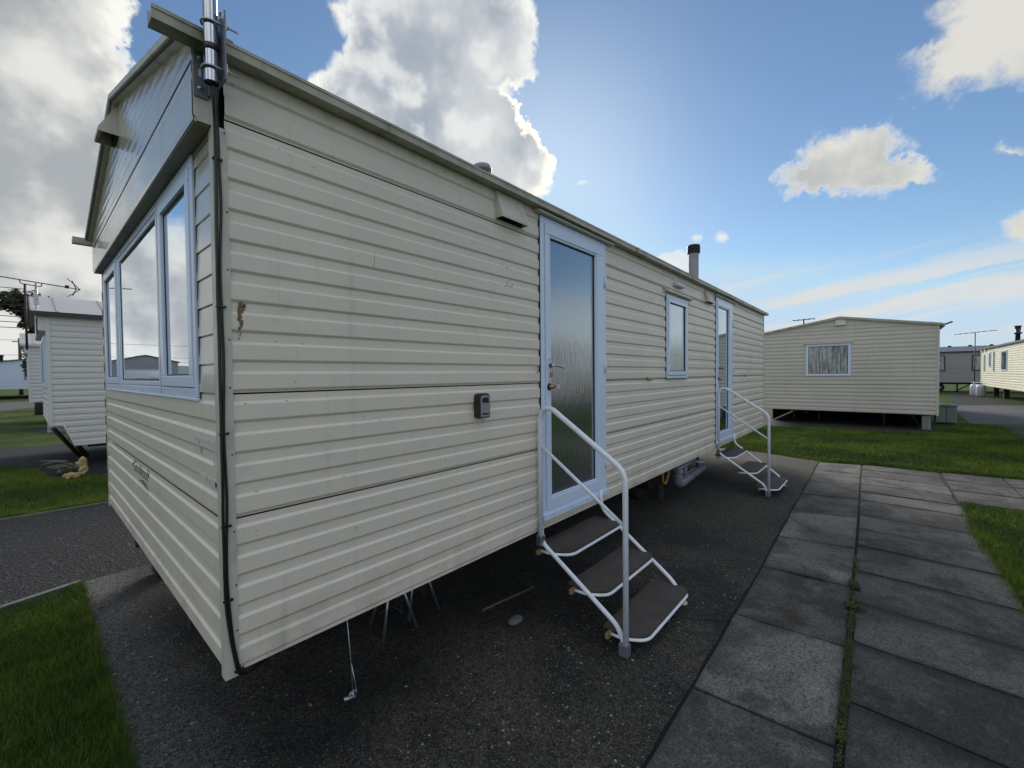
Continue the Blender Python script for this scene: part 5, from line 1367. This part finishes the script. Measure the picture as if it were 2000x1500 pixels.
mb = MB(); ta = thing('tv_aerial', 'aerial with a stack of short horizontal rods beside the second white caravan', 'tv aerial', (-0.42, 17.0, 2.6), 'television aerials on masts')
mb.tube([(-0.36, 17.0, 2.4), (-0.36, 17.0, 4.3)], 0.03, 6); mb.build('mast', 'dark_steel', ta)
mb = MB()
for k in range(8): mb.tube([(-0.98+0.05*(k % 3), 17.0, 3.02+k*0.16), (-0.34, 17.0, 3.02+k*0.16)], 0.010, 4)
mb.build('elements', 'dark_steel', ta)

# ------------------------------------------------------------------ poles and wires
def pole(x, y, h, label):
    p = thing('utility_pole', label, 'pole', (x, y, 0), 'utility poles')
    mb = MB(); mb.tube([(x, y, 0), (x, y, h)], [0.16, 0.11], 10); mb.build('post', 'pole_wood', p)
    mb = MB(); mb.tube([(x-0.5, y, h-0.35), (x+0.5, y, h-0.35)], 0.05, 6); mb.build('crossarm', 'pole_wood', p)
pole(-0.66, 62.0, 5.55, 'dark wooden utility pole rising behind the far bluish white chalet')
mb = MB()
for k, z in enumerate((5.3, 3.9, 3.4)):
    mb.tube([(-60, 62+k*1.3, z+0.8), (-30, 62+k*1.3, z), (-0.66, 62+k*1.3, z+0.05)], 0.018, 4)
tag(mb.build('overhead_wire', 'dark_steel'), 'thin overhead wires reaching the utility pole', 'wire')

# ------------------------------------------------------------------ windswept tree
def tree(x, y, h, lean, crown, seed, label, n_leaf=8000):
    r = random.Random(seed); t = thing('windswept_tree', label, 'tree', (x, y, 0))
    mb = MB(); top = Vector((x+lean*0.35, y, h*0.72))
    mb.tube([(x, y, -0.05), (x+0.05*lean, y, h*0.3), (x+0.15*lean, y, h*0.52), top], [0.24, 0.19, 0.15, 0.09], 9)
    tips = []
    for k in range(16):
        c = crown[k % len(crown)]
        e = Vector((x+c[0]+r.gauss(0, c[3]*0.5), y+r.gauss(0, 0.7), c[1]+r.gauss(0, c[2]*0.4)))
        b = Vector((x+0.15*lean, y, h*0.5)).lerp(top, r.random()); mb.tube([b, b.lerp(e, 0.5)+Vector((0, 0, 0.2)), e], [0.06, 0.04, 0.015], 5); tips.append(e)
    mb.build('trunk', 'bark', t)
    mb = MB()
    tot = sum(c[2]*c[3] for c in crown)
    for c in crown:
        nb = int(n_leaf*c[2]*c[3]/tot); clumps = [(r.gauss(0, 0.55), r.gauss(0, 0.5), r.gauss(0, 0.55)) for _ in range(max(6, nb//60))]
        for _ in range(nb):
            q = r.choice(clumps); p = Vector((x+c[0]+(q[0]+r.gauss(0, 0.16))*c[3], y+(q[1]+r.gauss(0, 0.2))*0.9, c[1]+(q[2]+r.gauss(0, 0.16))*c[2]))
            a, b = r.uniform(0, 6.28), r.uniform(-0.6, 0.9); s = r.uniform(0.09, 0.19)
            d = Vector((math.cos(a)*math.cos(b), math.sin(a)*math.cos(b), math.sin(b))); w = d.orthogonal().normalized()*s*0.45
            mb.add([p, p+d*s*0.5+w, p+d*s, p+d*s*0.5-w], [(0, 1, 2, 3)])
    mb.build('crown', 'foliage_dark', t, recalc=False)
# crown pieces: x offset, centre height, half height, half width
tree(0.25, 30.0, 6.2, -1.2, [(-0.95, 5.20, 0.36, 0.52), (-0.55, 5.05, 0.46, 0.5), (-0.15, 4.85, 0.6, 0.4), (-0.35, 4.55, 0.4, 0.3), (-0.05, 4.0, 0.6, 0.25)], 5, 'dark windswept tree leaning left behind the white felted-roof caravan')
tree(0.05, 26.0, 3.0, -0.3, [(-0.28, 2.55, 0.5, 0.24)], 8, 'small dark bush showing beside the second white caravan', 700)

# ------------------------------------------------------------------ utility cabinet, gas bottles, garden ornaments
cb = thing('utility_cabinet', 'grey-green utility cabinet standing by the corner of the cream gable-end caravan', 'cabinet', (17.3, -3.05, 0))
mb = MB(); mb.box(17.1, 17.5, -3.28, -2.84, 0.03, 0.50); mb.build('body', 'cabinet_green', cb, bevel=0.02)
mb = MB(); mb.prism([(-3.31, 0.502), (-2.81, 0.502), (-2.83, 0.55), (-3.06, 0.575), (-3.29, 0.55)], 0, 17.07, 17.53); mb.build('lid', 'cabinet_green', cb, bevel=0.01)
mb = MB(); mb.box(17.09, 17.0995, -3.07, -3.06, 0.05, 0.49); mb.build('door_seam', 'gasket', cb)
def bottle(x, y, rz, label):
    b = thing('gas_bottle', label, 'gas bottle', (x, y, 0), 'white gas bottles by the far caravan')
    mb = MB(); mb.lathe([(0.0, 0.02), (0.17, 0.02), (0.20, 0.06), (0.20, 0.55), (0.17, 0.66), (0.08, 0.72), (0.0, 0.73)], (x, y, 0), 18); mb.build('cylinder', 'white_plastic', b)
    mb = MB(); mb.tube([(x, y, 0.72), (x, y, 0.84)], 0.04, 8); mb.tube([(x+0.13*math.cos(a), y+0.13*math.sin(a), 0.80) for a in np.linspace(0, 5.5, 10)], 0.015, 6); mb.build('valve', 'galvanised', b)
bottle(37.2, -5.85, 0, 'white gas bottle beside the corner of the pale cream caravan, further one'); bottle(36.3, -6.0, 0, 'white gas bottle beside the corner of the pale cream caravan, nearer one')

def skin(name, chain, mat, parent=None):
    """chain: list of (pos, radius, parent index)"""
    me = bpy.data.meshes.new(name); me.from_pydata([c[0] for c in chain], [(i, c[2]) for i, c in enumerate(chain) if c[2] is not None], [])
    o = bpy.data.objects.new(name, me); C.objects.link(o); me.materials.append(MATS[mat])
    m = o.modifiers.new('skin', 'SKIN'); m.use_smooth_shade = True
    for i, c in enumerate(chain): me.skin_vertices[0].data[i].radius = (c[1], c[1])
    me.skin_vertices[0].data[0].use_root = True
    s = o.modifiers.new('sub', 'SUBSURF'); s.levels = 2; s.render_levels = 2
    if parent is not None: o.parent = parent; o.matrix_parent_inverse = PINV.get(parent.name, Matrix())
    return o
def at(x, y, z=0): return Vector((x, y, z))
# seated bear ornament facing left
bx, by = 0.165, 7.93
br = thing('bear_ornament', 'yellowish seated bear ornament on the gravel beneath the white caravan', 'ornament', (bx, by, 0))
ch = [(at(bx, by, 0.07), 0.058, None), (at(bx-0.004, by, 0.12), 0.056, 0), (at(bx-0.008, by, 0.165), 0.040, 1), (at(bx-0.014, by, 0.21), 0.062, 2), (at(bx-0.022, by, 0.250), 0.056, 3),
      (at(bx-0.075, by, 0.215), 0.032, 3), (at(bx-0.100, by, 0.210), 0.022, 5),
      (at(bx-0.012, by-0.05, 0.300), 0.020, 4), (at(bx-0.012, by+0.05, 0.300), 0.020, 4),
      (at(bx-0.03, by-0.055, 0.13), 0.022, 1), (at(bx-0.055, by-0.060, 0.085), 0.020, 9), (at(bx-0.03, by+0.055, 0.13), 0.022, 1), (at(bx-0.055, by+0.060, 0.085), 0.020, 11),
      (at(bx-0.03, by-0.055, 0.045), 0.034, 0), (at(bx-0.02, by-0.075, 0.03), 0.030, 13), (at(bx-0.03, by+0.055, 0.045), 0.034, 0), (at(bx-0.09, by+0.075, 0.03), 0.028, 15)]
skin('body', ch, 'ornament_yellow', br)
mb = MB(); mb.blob((bx-0.124, by, 0.218), (0.010, 0.010, 0.007), 1, 0.05, 2)
for s in (-1, 1): mb.blob((bx-0.072, by+s*0.03, 0.262), (0.006, 0.006, 0.006), 1, 0.05, 2)
mb.build('face', 'black_plastic', br)
# lying dog ornament
dx_, dy_ = 0.03, 7.84
dg_ = thing('dog_ornament', 'pale yellow lying animal ornament in front of the seated bear', 'ornament', (dx_, dy_, 0))
ch = [(at(dx_+0.03, dy_, 0.055), 0.050, None), (at(dx_-0.01, dy_, 0.060), 0.048, 0), (at(dx_-0.05, dy_, 0.052), 0.036, 1), (at(dx_-0.085, dy_, 0.045), 0.034, 2), (at(dx_-0.115, dy_, 0.030), 0.020, 3),
      (at(dx_-0.075, dy_-0.028, 0.078), 0.010, 3), (at(dx_-0.075, dy_+0.028, 0.078), 0.010, 3), (at(dx_-0.03, dy_-0.04, 0.025), 0.020, 1), (at(dx_-0.08, dy_-0.05, 0.014), 0.014, 7), (at(dx_+0.05, dy_-0.04, 0.025), 0.026, 0), (at(dx_+0.01, dy_-0.055, 0.015), 0.014, 9)]
skin('body', ch, 'ornament_yellow', dg_)
mb = MB(); mb.blob((dx_-0.136, dy_, 0.036), (0.008, 0.009, 0.007), 1, 0.05, 2); mb.blob((dx_-0.10, dy_-0.024, 0.058), (0.006, 0.006, 0.006), 2, 0.05, 2); mb.build('face', 'black_plastic', dg_)
# pile of driftwood
dw = MB(); r6 = random.Random(6)
for k in range(9):
    a = r6.uniform(2.6, 3.6); p = Vector((0.02+r6.gauss(0, 0.03), 8.35+r6.gauss(0, 0.08), 0.05+0.02*k)); l = r6.uniform(0.12, 0.30)
    dw.tube([p, p+Vector((math.cos(a)*l*0.5, math.sin(a)*l*0.3, 0.03)), p+Vector((math.cos(a)*l, math.sin(a)*l*0.6, r6.uniform(0.0, 0.09)))], [0.022, 0.014, 0.004], 6)
for k in range(6): dw.blob((0.0+r6.gauss(0, 0.045), 8.32+r6.gauss(0, 0.05), 0.05+0.015*k), (0.07, 0.05, 0.04), k, 0.5, 3)
tag(dw.build('driftwood', 'driftwood'), 'gnarled grey driftwood heap beside the yellow ornaments', 'driftwood')
